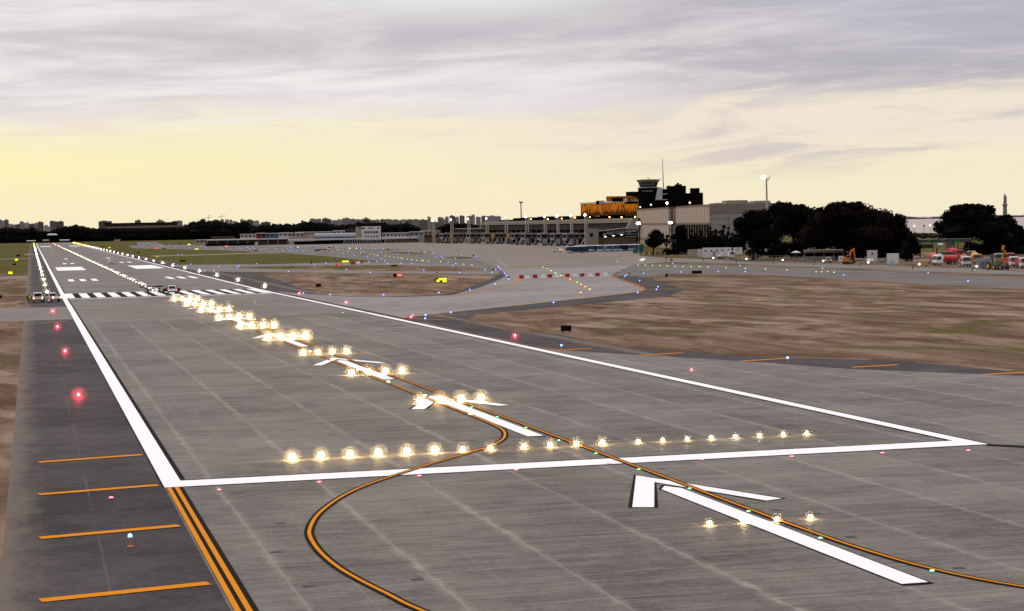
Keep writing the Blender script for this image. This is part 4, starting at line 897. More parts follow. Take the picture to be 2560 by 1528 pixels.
to = bpy.data.objects.new('tmp_text', fc); COL.objects.link(to); dg = bpy.context.evaluated_depsgraph_get(); me = bpy.data.meshes.new_from_object(to.evaluated_get(dg)); bpy.data.objects.remove(to)
me.transform(Matrix.Translation((f.x(1513), -.12, f.z(1513, 588))) @ Matrix.Rotation(rad(5.2), 4, 'Y').inverted() @ Matrix.Rotation(PI/2, 4, 'X')); me.materials.clear(); me.materials.append(M_STEEL); link('sign_letters', me, f.o)
b = MB(); xx, zz = f.x(1510), f.z(1510, 585.8); b.prof([(xx-.9, zz-.7), (xx+.9, zz-.7), (xx+.6, zz), (xx, zz+.8), (xx-.6, zz)], -.15, -.02); b.build('sign_emblem', M_STEEL, f.o)

# --- twin floodlight masts along the apron
def twin_mast(label, pa, pb, yt, d):
    f = Front('floodlight_mast', label, 'floodlight mast', (pa+pb)/2, d, 'twin floodlight masts along the apron'); zt = f.z(pa, yt)
    for px in (pa, pb):
        q = MB(); q.tube((f.x(px), 0, 0), (f.x(px), 0, zt), .42, .34, 8); q.build('pole', M_STEEL, f.o)
    q = MB()
    for j in range(5): q.box(f.x(pa), f.x(pb), -.1, .1, zt*(.2+.16*j), zt*(.2+.16*j)+.16)
    q.build('brace', M_STEEL, f.o)
    q = MB(); q.box(f.x(pa)-.9, f.x(pa)+.9, -.5, .5, zt-.2, zt+.2); q.build('lamp_frame', M_GREY, f.o)
    q = MB(); q.ell((f.x(pa), -.4, zt+.7), (.55, .4, .65), 10, 6); q.build('lamp', L_FLOOD, f.o)
for i, (a, c, yt, d) in enumerate([(1082.5, 1087, 553.5, 1480), (1127.5, 1132.5, 551.5, 1440), (1170.2, 1175, 550, 1400), (1215.5, 1220.5, 548.5, 1365), (1263.5, 1269, 547, 1330), (1315, 1321, 545, 1250), (1361, 1365.5, 544.5, 1195), (1393, 1397, 543, 1150), (1427, 1431, 542.5, 1120), (1462.8, 1467.5, 540.5, 1085)]):
    twin_mast(f'twin pole floodlight mast, {nth(i+1)} along the boarding bridges from the control building', a, c, yt, d)
# --- boarding bridges
def bridge(label, px, d, w, col):
    f = Front('boarding_bridge', label, 'boarding bridge', px, d, 'boarding bridges along the apron'); k = f.k
    q = MB(); q.box(-w*.5, w*.5, 2, 5, 4.4, 7.4); q.build('tunnel', M_TUN, f.o)
    q = MB()
    for j in range(3): q.box(-w*.42+j*w*.3, -w*.42+j*w*.3+w*.22, 1.95, 2.0, 5.3, 6.7)
    q.build('tunnel_windows', M_BLACK, f.o)
    q = MB(); q.box(-w*.5-2.6, -w*.5, .4, 4.6, 3.6, 7.8, 0, .2, .2); q.build('cab', col, f.o)
    q = MB(); q.box(-w*.5-2.2, -w*.5-.5, .3, .4, 5.2, 7.0); q.build('cab_window', M_CREAM if col is M_YELT else M_BLACK, f.o)
    q = MB(); q.tube((w*.5, 3.5, 0), (w*.5, 3.5, 8.4), 1.9, 1.9, 12); q.build('rotunda', M_TUN, f.o)
    for s in (-.35, .0):
        q = MB(); q.box(w*s-.4, w*s+.4, 2.4, 3.2, .9, 4.4); q.build('leg', M_GREY, f.o)
    q = MB(); q.box(-w*.45, w*.1, 2, 4, .5, 1.0)
    for s in (-.38, -.28, .0, .06): q.tube((w*s, 1.9, .55), (w*s, 2.3, .55), .55, .55, 10)
    q.build('bogie', M_BLACK, f.o)
    q = MB(); q.box(-w*.5-.5, w*.5+2, 2.2, 4.8, 7.4, 7.75); q.build('roof', M_STEEL, f.o)
    q = MB(); q.prof([(w*.1, 0), (w*.1+.9, 0), (w*.1+3.4, 4.4), (w*.1+2.5, 4.4)], 1.0, 1.9); q.build('stair', M_STEEL, f.o)
M_TUN = mat('dull_grey_tunnel', (.075, .07, .066), .5, .1, .2, .6)
M_YELT = mat('ochre_cab', (.34, .20, .05), .6)
for i, (px, d, w, c) in enumerate([(1104, 1455, 10, M_YELT), (1122, 1435, 9, M_STEEL), (1152, 1410, 12, M_YELT), (1196, 1370, 13, M_STEEL), (1230, 1345, 11, M_STEEL), (1254, 1320, 10, M_YELT), (1290, 1290, 9, M_YELT), (1303, 1240, 9, M_STEEL), (1337, 1205, 13, M_STEEL), (1376, 1165, 12, M_STEEL), (1410, 1135, 12, M_STEEL), (1442, 1105, 12, M_STEEL)]):
    bridge(f'boarding bridge with {"an ochre" if c is M_YELT else "a pale grey"} cab, {nth(i+1)} along the apron from the old control building', px, d, w, c)

# --- old terminal and control building
f = Front('old_control_building', 'white three storey control building with dark windows and a dark hipped roof', 'building', 920, 1600)
f.part('wall', M_WHITE, 903.5, 952, 566, None, 0, 16); f.part('side_wing', M_CREAM, 889, 903.5, 566.5, None, 3, 16)
b = MB(); f.bx(b, 898, 945, 557.5, 565.8, 2, 15, 0, 2.0, 3.0); b.build('roof', M_DARK, f.o); f.part('roof_ridge', M_CREAM, 905, 935, 557, 558, 5, 9)
f.part('side_roof', M_DARK, 888, 904, 564, 566.6, 2.6, 16)
for x0, x1, y0, y1 in [(904, 911.5, 569, 573), (897.5, 902, 569, 573.5), (920.5, 923, 568.5, 572.5), (925, 929.5, 568.5, 571.5), (932, 934, 568.5, 571.5), (944, 948, 568.5, 572), (911, 916.5, 578, 583.5), (918, 923, 578, 583), (925, 929.5, 578, 583), (932, 937, 578, 583), (938.5, 944.5, 578, 583), (911, 917, 590.5, 592.5), (918, 923, 590.5, 592.5), (925, 930, 590, 592.5), (932, 937, 590, 592.5), (939, 945, 590, 592.5)]:
    q = f.part('window', M_WHITE, x0-.4, x1+.4, y0-.4, y1+.4, -.12, .02); f.part('pane', M_GLASS, x0, x1, y0, y1, -.16, -.1, parent=q)
f = Front('canopy_terminal', 'long white flat canopy over a dark ground floor, old terminal building', 'building', 880, 1575)
b = MB(); b.prof([(f.x(721), f.z(721, 602.5)), (f.x(1045), f.z(1045, 595.5)), (f.x(1045), f.z(1045, 592)), (f.x(721), f.z(721, 598.5))], -2, 10); b.build('canopy', M_WHITE, f.o)
f.part('ground_floor', M_BLACK, 735, 960, 601.8, None, 1, 10); f.part('ground_floor', M_BROWN, 960, 1045, 598, None, 1, 10)
for i in range(19):
    px = 857+i*6.0; q = MB(); s = -1 if i in (0, 17) else 1
    q.prof([(f.x(px), 0), (f.x(px+1.1), 0), (f.x(px-s*3.2+1.1), f.z(px, 597.5)), (f.x(px-s*3.2), f.z(px, 597.5))], -1.6, -1.0); q.build('slanting_strut', M_WHITE, f.o)
for i in range(12): f.part('doorway', M_CREAM if i % 3 else M_WHITE, 970+i*6, 972.5+i*6, 601, 605, .9, 1.0)
f = Front('hangar', 'grey barrel roofed hangar behind the white canopy', 'building', 842, 1640)
b = MB(); n = 8; pts = [(0, 0), (14, 0)]+[(7+7*math.cos(PI*j/n), f.z(842, 593)+(f.z(842, 583)-f.z(842, 593))*math.sin(PI*j/n)) for j in range(n+1)]
b.prof(pts, f.x(785), f.x(899)); b.v = [(y, x, z) for x, y, z in b.v]; b.f = [tuple(reversed(q)) for q in b.f]; b.build('roof', mat('blue_grey_roof', (.18, .20, .24), .5), f.o)
f.part('gable_wall', M_CREAM, 757, 786, 586, None, 1, 12); f.part('front_wall', M_BLACK, 786, 899, 593.5, None, -.3, 0)
for nm, lb, a, c, yt, yb, d, m in [('cargo_shed', 'cream cargo shed with a yellow panel behind the hangar', 738, 835, 579.5, None, 1700, M_CREAM), ('cargo_shed', 'small cream shed with round topped doors near the control building', 832, 862, 576, None, 1690, M_WHITE), ('cargo_shed', 'cluttered brown rooftop shed against the control building', 862, 898, 573, None, 1660, M_BROWN), ('office_wing', 'low white office wing to the far side of the control building', 955, 1022, 582, None, 1610, M_WHITE), ('office_wing', 'grey flat roofed wing with a dark window at the end of the canopy', 1024, 1058, 579, None, 1600, M_GREY), ('office_wing', 'pale blank building before the bridges', 1050, 1100, 577, None, 1640, M_CREAM), ('depot_shed', 'cream long shed with tan roof behind the masts', 1138, 1210, 571, None, 1500, M_TAN), ('depot_shed', 'brown blocky shed among the first boarding bridges', 1060, 1108, 586, None, 1520, M_BROWN), ('depot_shed', 'blue roofed depot shed far along the apron', 664, 696, 583, None, 1640, mat('blue_sheet', (.08, .16, .28), .6)), ('depot_shed', 'white depot box with a grey panel far along the apron', 696, 729, 581.5, None, 1640, M_WHITE), ('depot_shed', 'red brown depot shed at the start of the old terminal', 640, 664, 582.5, None, 1640, mat('red_brown_sheet', (.16, .05, .035), .6)), ('depot_shed', 'pale open shed with thin white columns', 728, 760, 582, None, 1635, M_CREAM), ('depot_shed', 'white roofed open depot with a white front, far along the apron', 490, 640, 598, None, 1740, M_CREAM), ('depot_shed', 'red brown house roof behind the open depot', 528, 586, 592, None, 1850, M_BROWN), ('depot_shed', 'white stepped house above the open depot', 600, 640, 585, None, 1820, M_WHITE)]:
    f = Front(nm, lb, 'building', (a+c)/2, d, None); f.part('wall', m, a, c, yt+1.4, None, 0, 14); f.part('roof', M_WHITE if m is not M_BROWN else M_TAN, a-.7, c+.7, yt, yt+1.3, -.8, 14.6)
    nwin = max(2, int((c-a)/9))
    for j in range(nwin):
        u = a+(c-a)*(j+.25)/nwin; f.part('window', M_BLACK if (j+int(a)) % 3 else M_GLASS, u, u+(c-a)/nwin*.5, yt+4, yt+8, -.1, .02)
    if a == 738: f.part('yellow_panel', mat('yellow_panel', (.45, .32, .02), .6), 785, 801, 580, 585, -.2, -.1)
f = Front('depot_canopy', 'low white canopy roof over parked trucks at the start of the apron', 'building', 600, 1600)
f.part('roof', M_WHITE, 515, 722, 597.5, 600, 0, 8); f.part('rear_wall', M_BROWN, 515, 722, 600, None, 6, 7)
f.part('front_curb', M_DARK, 514, 640, 609, None, -1, 0)
for i in range(9): f.part('post', M_STEEL, 518+i*25, 519+i*25, 600, None, .2, .6)
# far end of the runway
for nm, lb, px, d, a, c, yt, yb, m in [('tanker_trailer', 'white long tank parked across the runway end, beside the amber lights', 77, 2640, 66, 88.5, 601, 604.5, M_WHITE), ('tanker_trailer', 'white long tank parked across the runway end, beyond the red lights', 160, 2640, 148, 173, 599, 603, M_WHITE), ('tanker_trailer', 'grey white tank half hidden at the runway end', 114, 2650, 106, 122, 599.5, 603.5, M_STEEL)]:
    f = Front(nm, lb, 'trailer', px, d, None); q = MB(); zt, zb = f.z(px, yt), f.z(px, yb); r = (zt-zb)/2; q.tube((f.x(a), 0, zb+r), (f.x(c), 0, zb+r), r, r, 10); q.build('tank', m, f.o)
    q = MB(); q.box(f.x(a)+.5, f.x(c)-.5, -1, 1, .7, zb+.2); 
    for u in (.15, .25, .75, .85): q.tube((f.x(a+(c-a)*u), -1.2, .6), (f.x(a+(c-a)*u), -.8, .6), .6, .6, 8)
    q.build('chassis', M_BLACK, f.o)
f = Front('roadside_house', 'white roofed house among the trees beyond the runway end', 'building', 131, 2660); f.part('wall', M_DARK, 118, 143, 588, None, 0, 10); b = MB(); f.bx(b, 117, 144, 584, 588, -1, 11, 0, 2.5, 2); b.build('roof', M_WHITE, f.o)
f = Front('localizer_array', 'red and white chequered board fence beyond the runway end', 'fence', 292, 2600)
for j in range(8):
    for r_ in range(2): f.part('panel', M_WHITE if (j+r_) % 2 else M_DARK, 284+j*2, 286+j*2, 598.5+r_*3.2, 601.7+r_*3.2, 0, .3)
f = Front('long_brick_building', 'long low brown building on top of the tree belt beyond the runway', 'building', 350, 2800); f.part('wall', M_BROWN, 264, 443, 559.5, None, 0, 20); f.part('roof', M_DARK, 262, 444, 556.8, 559.6, -1, 21)
for r_ in range(2): f.part('window_row', M_CREAM if r_ else M_DARK, 268, 440, 562+r_*4.5, 563.6+r_*4.5, -.2, 0)
# statue column by the river, promenade lamps
f = Front('statue_column', 'grey stone statue on a tall column rising behind the trees', 'monument', 2512.5, 1250); k = f.k; z = lambda y: f.z(2512.5, y)
b = MB(); b.lathe([(8*k, 0), (7.5*k, z(560)), (5.6*k, z(538)), (4.9*k, z(515))], n=14); b.build('column', M_STST if 0 else mat('grey_stone', (.20, .20, .22), .8, 0, .2, .5), f.o)
b = MB(); b.lathe([(5*k, z(515)), (7*k, z(513)), (7*k, z(511.5)), (4.6*k, z(510)), (4.2*k, z(507))], n=14); b.build('capital', mat('grey_stone', (0, 0, 0)), f.o)
b = MB(); b.lathe([(3.7*k, z(507)), (3.5*k, z(502)), (3.1*k, z(496)), (2.9*k, z(491)), (2.4*k, z(488.5)), (.9*k, z(487.6)), (.8*k, z(487)), (1.25*k, z(486)), (1.2*k, z(484.6)), (.5*k, z(483.6))], n=12)
b.tube((2.6*k, 0, z(489.5)), (4.0*k, -.3, z(494)), .8*k, .6*k, 7); b.tube((4.0*k, -.3, z(494)), (2.6*k, -1, z(498)), .6*k, .5*k, 7); b.tube((-2.4*k, 0, z(489.5)), (-2.9*k, -.2, z(497)), .8*k, .5*k, 7); b.tube((3.2*k, .3, z(490)), (3.6*k, .3, z(505)), .9*k, 1.1*k, 7)
b.build('figure', mat('grey_stone', (0, 0, 0)), f.o, True)
for i, (px, yt) in enumerate([(2285.6, 564), (2309.5, 563.5), (2325, 562.5)]):
    f = Front('promenade_lamp', f'old fashioned promenade lamp by the river, {nth(i+1)} from the widest tree', 'street lamp', px, 1180, 'promenade lamps by the river'); zt = f.z(px, yt)
    q = MB(); q.lathe([(.35, 0), (.3, .6), (.13, .8), (.11, zt-1.0)], n=8); q.build('post', M_DARK, f.o)
    q = MB(); q.lathe([(.2, zt-1.0), (.55, zt-.2), (.35, zt+.15), (.1, zt+.5)], n=8); q.build('lantern', mat('lantern_glass', (.5, .4, .3), .4, emit=(1.0, .7, .45), estr=2.0 if i != 1 else 0) if i != 1 else M_DARK, f.o)
tree('river_bank_hedge', 'olive green hedge along the river bank between the trees', [(2290, 588, 10, 6), (2310, 590, 12, 7), (2330, 590, 12, 6), (2350, 592, 10, 6), (2275, 592, 10, 6)], 1000, 2310, 600, 1.2, .6, 31, m=mat('olive_foliage', (.05, .045, .015), .9), cat='hedge', tw=.2, limbs=1)
# ---------------------------------------------------------------- vehicles
M_TYRE = mat('tyre_rubber', (.012, .012, .012), .8, 0, .2, 5)
M_RIM = mat('rim_metal', (.35, .35, .36), .4, .6, .1, 3)
M_TRIM = mat('dark_trim', (.025, .024, .024), .6, 0, .2, 4)
M_TAIL = mat('tail_lens', (.5, .03, .02), .3, 0, 0, emit=(1.0, .16, .10), estr=2.2)
M_TAILN = mat('tail_lens_lit', (.5, .03, .02), .3, 0, 0, emit=(1.0, .30, .16), estr=9)
M_HEAD = mat('head_lens', (.7, .7, .7), .2, 0, .05, 2)
M_REDP = mat('red_plastic', (.36, .012, .012), .5, 0, .15, 2)
M_WPL = mat('white_plastic', (.78, .78, .80), .5, 0, .12, 2)
M_RED = mat('red_paint', (.45, .02, .02), .4, 0, .15, 1)
M_ORV = mat('orange_machine_paint', (.62, .17, .015), .45, 0, .15, 1)
M_YELV = mat('yellow_machine_paint', (.50, .26, .02), .5, 0, .2, 1)
M_BLUEP = mat('blue_paint', (.02, .12, .36), .4, 0, .15, 1)
M_LBLUE = mat('light_blue_paint', (.30, .50, .66), .5, 0, .12, 1)
M_GRN = mat('green_tarp', (.015, .10, .065), .7, 0, .25, .8)
def wheel(root, x, y, r, w=.24):
    s = 1 if y > 0 else -1
    t = MB(); t.tube((x, y-w/2, r), (x, y+w/2, r), r, r, 14); o = t.build('wheel', M_TYRE, root)
    q = MB(); q.tube((x, y+s*w/2, r), (x, y+s*(w/2+.02), r), r*.58, r*.5, 10); q.build('rim', M_RIM, o)
def car(name, label, cat, kind, paint_m, loc, rz, lit=False, group=None, doors=()):
    o = thing(name, label, cat, loc, rz, group)
    Wd = .93
    if kind == 'pickup':
        low = [(-2.65, .5), (2.55, .42), (2.68, .6), (2.66, .98), (2.35, 1.12), (1.2, 1.2), (-2.65, 1.2)]
        cabp = [(-.75, 1.19), (1.25, 1.19), (.55, 1.78), (.25, 1.83), (-.45, 1.82), (-.62, 1.76)]; wx = (1.65, -1.65); win = [(-.55, .10), (.16, .82)]; zr = 1.82
    elif kind == 'suv':
        low = [(-2.25, .5), (2.2, .42), (2.32, .6), (2.3, .95), (2.0, 1.08), (1.0, 1.14), (-2.28, 1.12)]
        cabp = [(-2.26, 1.11), (1.05, 1.13), (.35, 1.70), (0, 1.76), (-1.9, 1.74), (-2.1, 1.66)]; wx = (1.4, -1.4); win = [(-1.75, -.9), (-.82, -.05), (.02, .62)]; zr = 1.75
    else:
        low = [(-2.35, .42), (2.3, .40), (2.42, .6), (2.38, 1.0), (1.85, 1.16), (-2.38, 1.2)]
        cabp = [(-2.38, 1.19), (1.7, 1.17), (.95, 1.92), (.6, 1.98), (-2.3, 2.0), (-2.38, 1.9)]; wx = (1.5, -1.5); win = [(.1, 1.0)]; zr = 1.98
    b = MB(); b.prof(low, -Wd, Wd, inset=[.05, .05, .1, .06, .03, 0, 0][:len(low)]); ob = b.build('body', paint_m, o)
    b = MB(); b.prof(cabp, -Wd+.02, Wd-.02, inset=[0, 0]+[.14]*(len(cabp)-2)); b.build('cab', paint_m, o)
    for x0, x1 in win:
        for s in (-1, 1):
            q = MB(); zb, zt = 1.24, zr-.14; yy = Wd-.02
            q.prof([(x0, zb), (x1, zb), (x1-(.28 if x1 > .5 else 0), zt), (x0+.05, zt)], s*yy-.03-.09*(s > 0)+(.09 if s < 0 else 0)*0, s*yy+.03-(.06 if s > 0 else -.06)*0); q.build('side_window', M_GLASS, o)
    xr = cabp[0][0]; xt = cabp[-1][0]
    q = MB(); yy = Wd-.22
    q.quad((xr-.0, -yy, 1.26), (xt-.03, -yy+.06, zr-.12), (xt-.03, yy-.06, zr-.12), (xr-.0, yy, 1.26)); q.v = [(x-.035, y_, z_) for x, y_, z_ in q.v]; q.build('rear_window', M_GLASS, o)
    a, c_ = cabp[1], cabp[2]
    q = MB(); q.quad((a[0]+.02, yy, a[1]+.08), (c_[0]+.06, yy-.06, c_[1]-.02), (c_[0]+.06, -yy+.06, c_[1]-.02), (a[0]+.02, -yy, a[1]+.08)); q.build('windscreen', M_GLASS, o)
    for x in wx:
        for y_ in (-Wd+.10, Wd-.10): wheel(o, x, y_, .37)
    x0 = low[0][0]; x1 = low[2][0]
    q = MB(); q.box(x0-.1, x0+.05, -Wd+.08, Wd-.08, .42, .66); q.build('rear_bumper', M_TRIM, o)
    q = MB(); q.box(x1-.05, x1+.06, -Wd+.1, Wd-.1, .42, .68); q.build('front_bumper', M_TRIM, o)
    for s in (-1, 1):
        q = MB(); q.box(x0-.04, x0+.1, s*(Wd-.10)-.09, s*(Wd-.10)+.09, .78, 1.12); q.build('taillight', M_TAILN if lit else M_TAIL, o)
        q = MB(); q.box(x1-.12, x1+.02, s*(Wd-.28)-.16, s*(Wd-.28)+.16, .76, .94); q.build('headlight', M_HEAD, o)
        q = MB(); q.box(.95, 1.12, s*(Wd+.10)-.09, s*(Wd+.10)+.09, 1.20, 1.38); q.build('mirror', M_TRIM, o)
    q = MB(); q.box(x0-.045, x0+.02, -.26, .26, .74, .88); q.build('number_plate', M_WPL, o)
    if kind == 'pickup':
        q = MB(); q.box(-2.6, -.78, -Wd+.09, Wd-.09, 1.195, 1.23); q.build('bed_cover', M_TRIM, o)
        q = MB(); q.box(-2.68, -2.64, -Wd+.24, Wd-.24, .70, 1.16); q.build('tailgate', paint_m, o)
    if kind == 'van':
        q = MB(); q.box(-2.41, -2.38, -.01, .01, .5, 1.9); q.build('door_seam', M_TRIM, o)
    for s in doors:
        q = MB(); c = Vector((.85, s*Wd, 0)); a_ = rad(68)
        dxn, dyn = -math.cos(a_), s*math.sin(a_)
        def pt(u, z_, t=0): return (c.x+dxn*u, c.y+dyn*u, z_)
        q.prof([(0, .5), (1.05, .5), (1.05, 1.2), (0, 1.2)], -.04, .04)
        T = Matrix.Translation(c) @ Matrix.Rotation(math.atan2(dyn, dxn), 4, 'Z'); q.v = [tuple(T @ Vector(v)) for v in q.v]; dm = q.build('door', M_TRIM, o)
        q = MB()
        for p_, r_ in (((0.0, 1.2), (.35, 1.78)), ((.35, 1.78), (.95, 1.80)), ((.95, 1.80), (1.05, 1.2))): q.tube((p_[0], 0, p_[1]), (r_[0], 0, r_[1]), .035, n=6)
        q.v = [tuple(T @ Vector(v)) for v in q.v]; q.build('window_frame', M_TRIM, dm)
    return o
def gp(px, py): p = G(px, py); return (p.x, p.y, gz(p.y)+.02)
A90 = PI/2
car('pickup_truck', 'white pickup on the threshold bars with both front doors open', 'pickup truck', 'pickup', M_WPAINT, (1.15, 316.5, gz(316)+.035), A90, False, None, (-1, 1))
p = gp(95.0, 757.5); car('van', 'white panel van parked on the dark shoulder beside three people', 'van', 'van', M_WPAINT, (p[0]-.05, p[1]+2.6, p[2]), A90+.03, True)
p = gp(127, 756.5); car('pickup_truck', 'white pickup with lit tail lamps parked half across the shoulder beside the van', 'pickup truck', 'pickup', M_WPAINT, (p[0]+.1, p[1]+3.2, p[2]), A90+.45, True)
p = gp(278, 661.5); car('utility_car', 'white car standing on the runway between touchdown bars', 'car', 'suv', M_WPAINT, (p[0], p[1]+2.2, .03), A90)
p = gp(73, 640.5); car('pickup_truck', 'white pickup seen side on in the grass beyond the yellow sign', 'pickup truck', 'pickup', M_WPAINT, (p[0], p[1], .02), 0.05)
p = gp(911, 638); car('utility_car', 'white car on the taxiway among green lights', 'car', 'suv', M_WPAINT, (p[0], p[1]+2, .03), A90-.25)
p = gp(1393, 630); car('utility_car', 'pale car with red lamps standing alone on the apron left of the buses', 'car', 'suv', M_WPAINT, (p[0], p[1], .03), A90+.7, True)
for i, (px, py) in enumerate([(1572, 610.5), (1579, 611), (1586, 611.5), (1594, 612)]):
    p = gp(px, py); car('parked_car', ['white car parked below the concrete hall, first from the pavilion', 'silver car parked below the concrete hall, second from the pavilion', 'light blue car parked below the concrete hall, third from the pavilion', 'blue car parked below the concrete hall, farthest from the pavilion'][i], 'car', 'suv', [M_WPAINT, M_STEEL, M_LBLUE, M_BLUEP][i], (p[0], p[1], .03), A90-1.2, False, 'cars parked below the concrete hall')
# flatbed tow truck on the taxiway
def truck_base(name, label, px, py, L, cab, rz, group=None, cat='truck', cw=1.2):
    p = gp(px, py); o = thing(name, label, cat, p, rz, group)
    q = MB(); q.box(-L/2, L/2-.2, -.45, .45, .7, .95); q.box(-L/2, -L/2+.2, -1.1, 1.1, .6, .85); q.build('chassis', M_TRIM, o)
    q = MB(); x0 = L/2-2.1; q.prof([(x0, .65), (L/2, .6), (L/2+.05, 1.5), (L/2-.25, 2.75), (x0+.15, 2.85), (x0, 2.7)], -cw, cw, inset=[0, 0, .03, .12, .12, .05]); q.build('cab', cab, o)
    q = MB(); q.quad((L/2+.075, cw-.14, 1.55), (L/2-.2, cw-.24, 2.6), (L/2-.2, -cw+.24, 2.6), (L/2+.075, -cw+.14, 1.55)); q.build('windscreen', M_GLASS, o)
    for s in (-1, 1):
        q = MB(); q.prof([(x0+.7, 1.6), (L/2-.12, 1.6), (L/2-.35, 2.45), (x0+.7, 2.5)], s*(cw-.06)-.03, s*(cw-.06)+.03); q.build('side_window', M_GLASS, o)
        q = MB(); q.box(L/2-.05, L/2+.12, s*(cw-.3)-.2, s*(cw-.3)+.2, .75, 1.0); q.build('headlight', M_HEAD, o)
        q = MB(); q.box(L/2-.1, L/2+.08, s*(cw+.16)-.1, s*(cw+.16)+.1, 1.6, 2.2); q.build('mirror', M_TRIM, o)
    q = MB(); q.box(L/2, L/2+.16, -cw, cw, .45, .8); q.build('front_bumper', M_TRIM, o)
    for x in (L/2-1.0, -L/2+1.0, -L/2+2.2):
        for s in (-1, 1): wheel(o, x, s*(cw-.2), .5, .32)
    return o
o = truck_base('tow_truck', 'white flatbed tow truck crossing the taxiway', 807, 628, 9.5, M_WPAINT, -.25); q = MB(); q.box(-4.9, 2.4, -1.2, 1.2, .95, 1.15); q.build('flatbed', M_TRIM, o)
o = truck_base('box_truck', 'yellow box truck under the canopy of the old terminal', 781, 609.5, 8, M_YELV, 0.1); q = MB(); q.box(-4, 1.7, -1.25, 1.25, .95, 3.3); q.build('cargo_box', M_YELV, o)
o = truck_base('service_truck', 'white cab truck with dark bed beside the old terminal apron', 652, 613.5, 10, M_WPAINT, PI+.1); q = MB(); q.box(-5, 2.6, -1.25, 1.25, .95, 2.6); q.build('cargo_bed', M_TRIM, o)
# apron buses
def bus(label, px, py, rz, L=11.5):
    o = thing('apron_bus', label, 'bus', gp(px, py), rz, 'blue and white apron buses'); h = 2.95; x1 = L/2
    q = MB(); q.prof([(-x1, .35), (x1, .35), (x1+.06, 1.0), (x1-.1, h-.2), (x1-.35, h), (-x1+.2, h), (-x1, h-.2)], -1.4, 1.4, inset=[0, 0, .04, .08, .14, .14, .05]); q.build('body', mat('navy_paint', (.012, .06, .19), .4), o)
    q = MB(); q.box(x1+.02, x1+.085, -1.36, 1.36, .45, 1.22); q.build('front_panel', mat('sky_blue_paint', (.06, .26, .62), .4), o)
    q = MB(); q.box(-x1+.3, x1-.5, -1.3, 1.3, h-.01, h+.16, 0, .2, .1); q.build('roof', M_WPAINT, o)
    q = MB(); q.quad((x1+.09, 1.22, 1.25), (x1-.07, 1.2, h-.3), (x1-.07, -1.2, h-.3), (x1+.09, -1.22, 1.25)); q.build('windscreen', M_GLASS, o)
    for s in (-1, 1):
        q = MB(); q.box(-x1+.3, x1-.5, s*1.4-.02, s*1.4+.02, 1.15, h-.35); q.build('side_glazing', M_GLASS, o)
        q = MB(); q.prof([(x1-3.2, .5), (x1-.3, .5), (x1-.3, 1.12), (x1-1.6, 1.12)], s*1.41-.015, s*1.41+.015); q.build('side_stripe', M_WPAINT, o)
        for x in (x1-2.4, -x1+2.6): wheel(o, x, s*1.25, .48, .3)
        q = MB(); q.box(x1+.03, x1+.09, s*1.0-.2, s*1.0+.2, .62, .84); q.build('headlight', M_HEAD, o)
    q = MB(); q._add([(x1+.1, -1.3, .48), (x1+.1, 1.2, .95), (x1+.1, -1.3, 1.2)], [(0, 1, 2)]); q.build('front_arrow', M_WPAINT, o)
    q = MB(); q.box(-x1-.04, -x1, -1.2, 1.2, 1.2, h-.4); q.build('rear_window', M_GLASS, o)
    return o
base_a = -math.atan2(1, 3.2)
busl = [('apron bus standing broadside at the head of the row, dark windows', 1441, 633.8, PI+.10), ('apron bus tucked behind the broadside one, nose just showing', 1462, 632.8, PI+.35), ('apron bus facing the camera, third in the row', 1476, 632.5, -A90-.12), ('apron bus showing a broad blue nose with a white triangle', 1497, 632.5, -A90-.05), ('apron bus facing the camera just past the broad blue nose', 1520, 632, -A90-.12), ('apron bus facing the camera in the middle of the far half', 1538, 631.5, -A90-.14), ('apron bus side on between two noses near the striped posts', 1558, 631, PI+.5), ('apron bus facing the camera, last but one before the green stair', 1574, 630.5, -A90-.12), ('apron bus half hidden by the green covered stair', 1592, 630, -A90-.12)]
for i, (lb, px, py, rz) in enumerate(busl): bus(lb, px, py-3 if i else py-1, rz, 11 if i < 2 else 9)
p = gp(1596, 634); o = thing('covered_stair', 'green tarp covered boarding stair next to the last bus', 'boarding stair', p, -math.atan2(p[0]-CX, p[1]-CY))
q = MB(); q.prof([(-2.4, .4), (2.0, .4), (2.6, 4.0), (1.2, 4.2), (-2.4, 1.3)], -1.2, 1.2); q.build('cover', M_GRN, o); q = MB(); q.box(-2.4, 2.4, -1.0, 1.0, .3, .45); q.build('base', M_TRIM, o)
for s in (-1, 1):
    for x in (-1.6, 1.6): wheel(o, x, s*.9, .3)
# red and white barrier blocks
def barrier(label, px, py, m, w, h, group, rz=0.0, name='barrier_block', lean=0.0):
    p = gp(px, py); o = thing(name, label, 'barrier', p, rz-math.atan2(p[0]-CX, p[1]-CY), group)
    q = MB(); q.prof([(-.28, 0), (.28, 0), (.28, .18*h), (.14, .34*h), (.10, h), (-.10, h), (-.14, .34*h), (-.28, .18*h)], -w/2, w/2); q.v = [(y+z*lean, x, z) for x, y, z in q.v]; q.f = [tuple(reversed(f)) for f in q.f]; q.build('body', m, o)
    q = MB(); q.tube((w*.2, 0, h), (w*.2, 0, h+.05), .07); q.build('filler_cap', M_TRIM, o)
bl = [(172, 1265, 'r'), (270, 1258, 'w'), (427, 1255, 'r'), (573, 1250, 'w'), (690, 1247, 'r'), (822, 1238, 'w'), (1015, 1235, 'r'), (1148, 1228, 'w'), (1285, 1230, 'r'), (1432, 1225, 'w'), (1560, 1222, 'r'), (1715, 1215, 'w')]
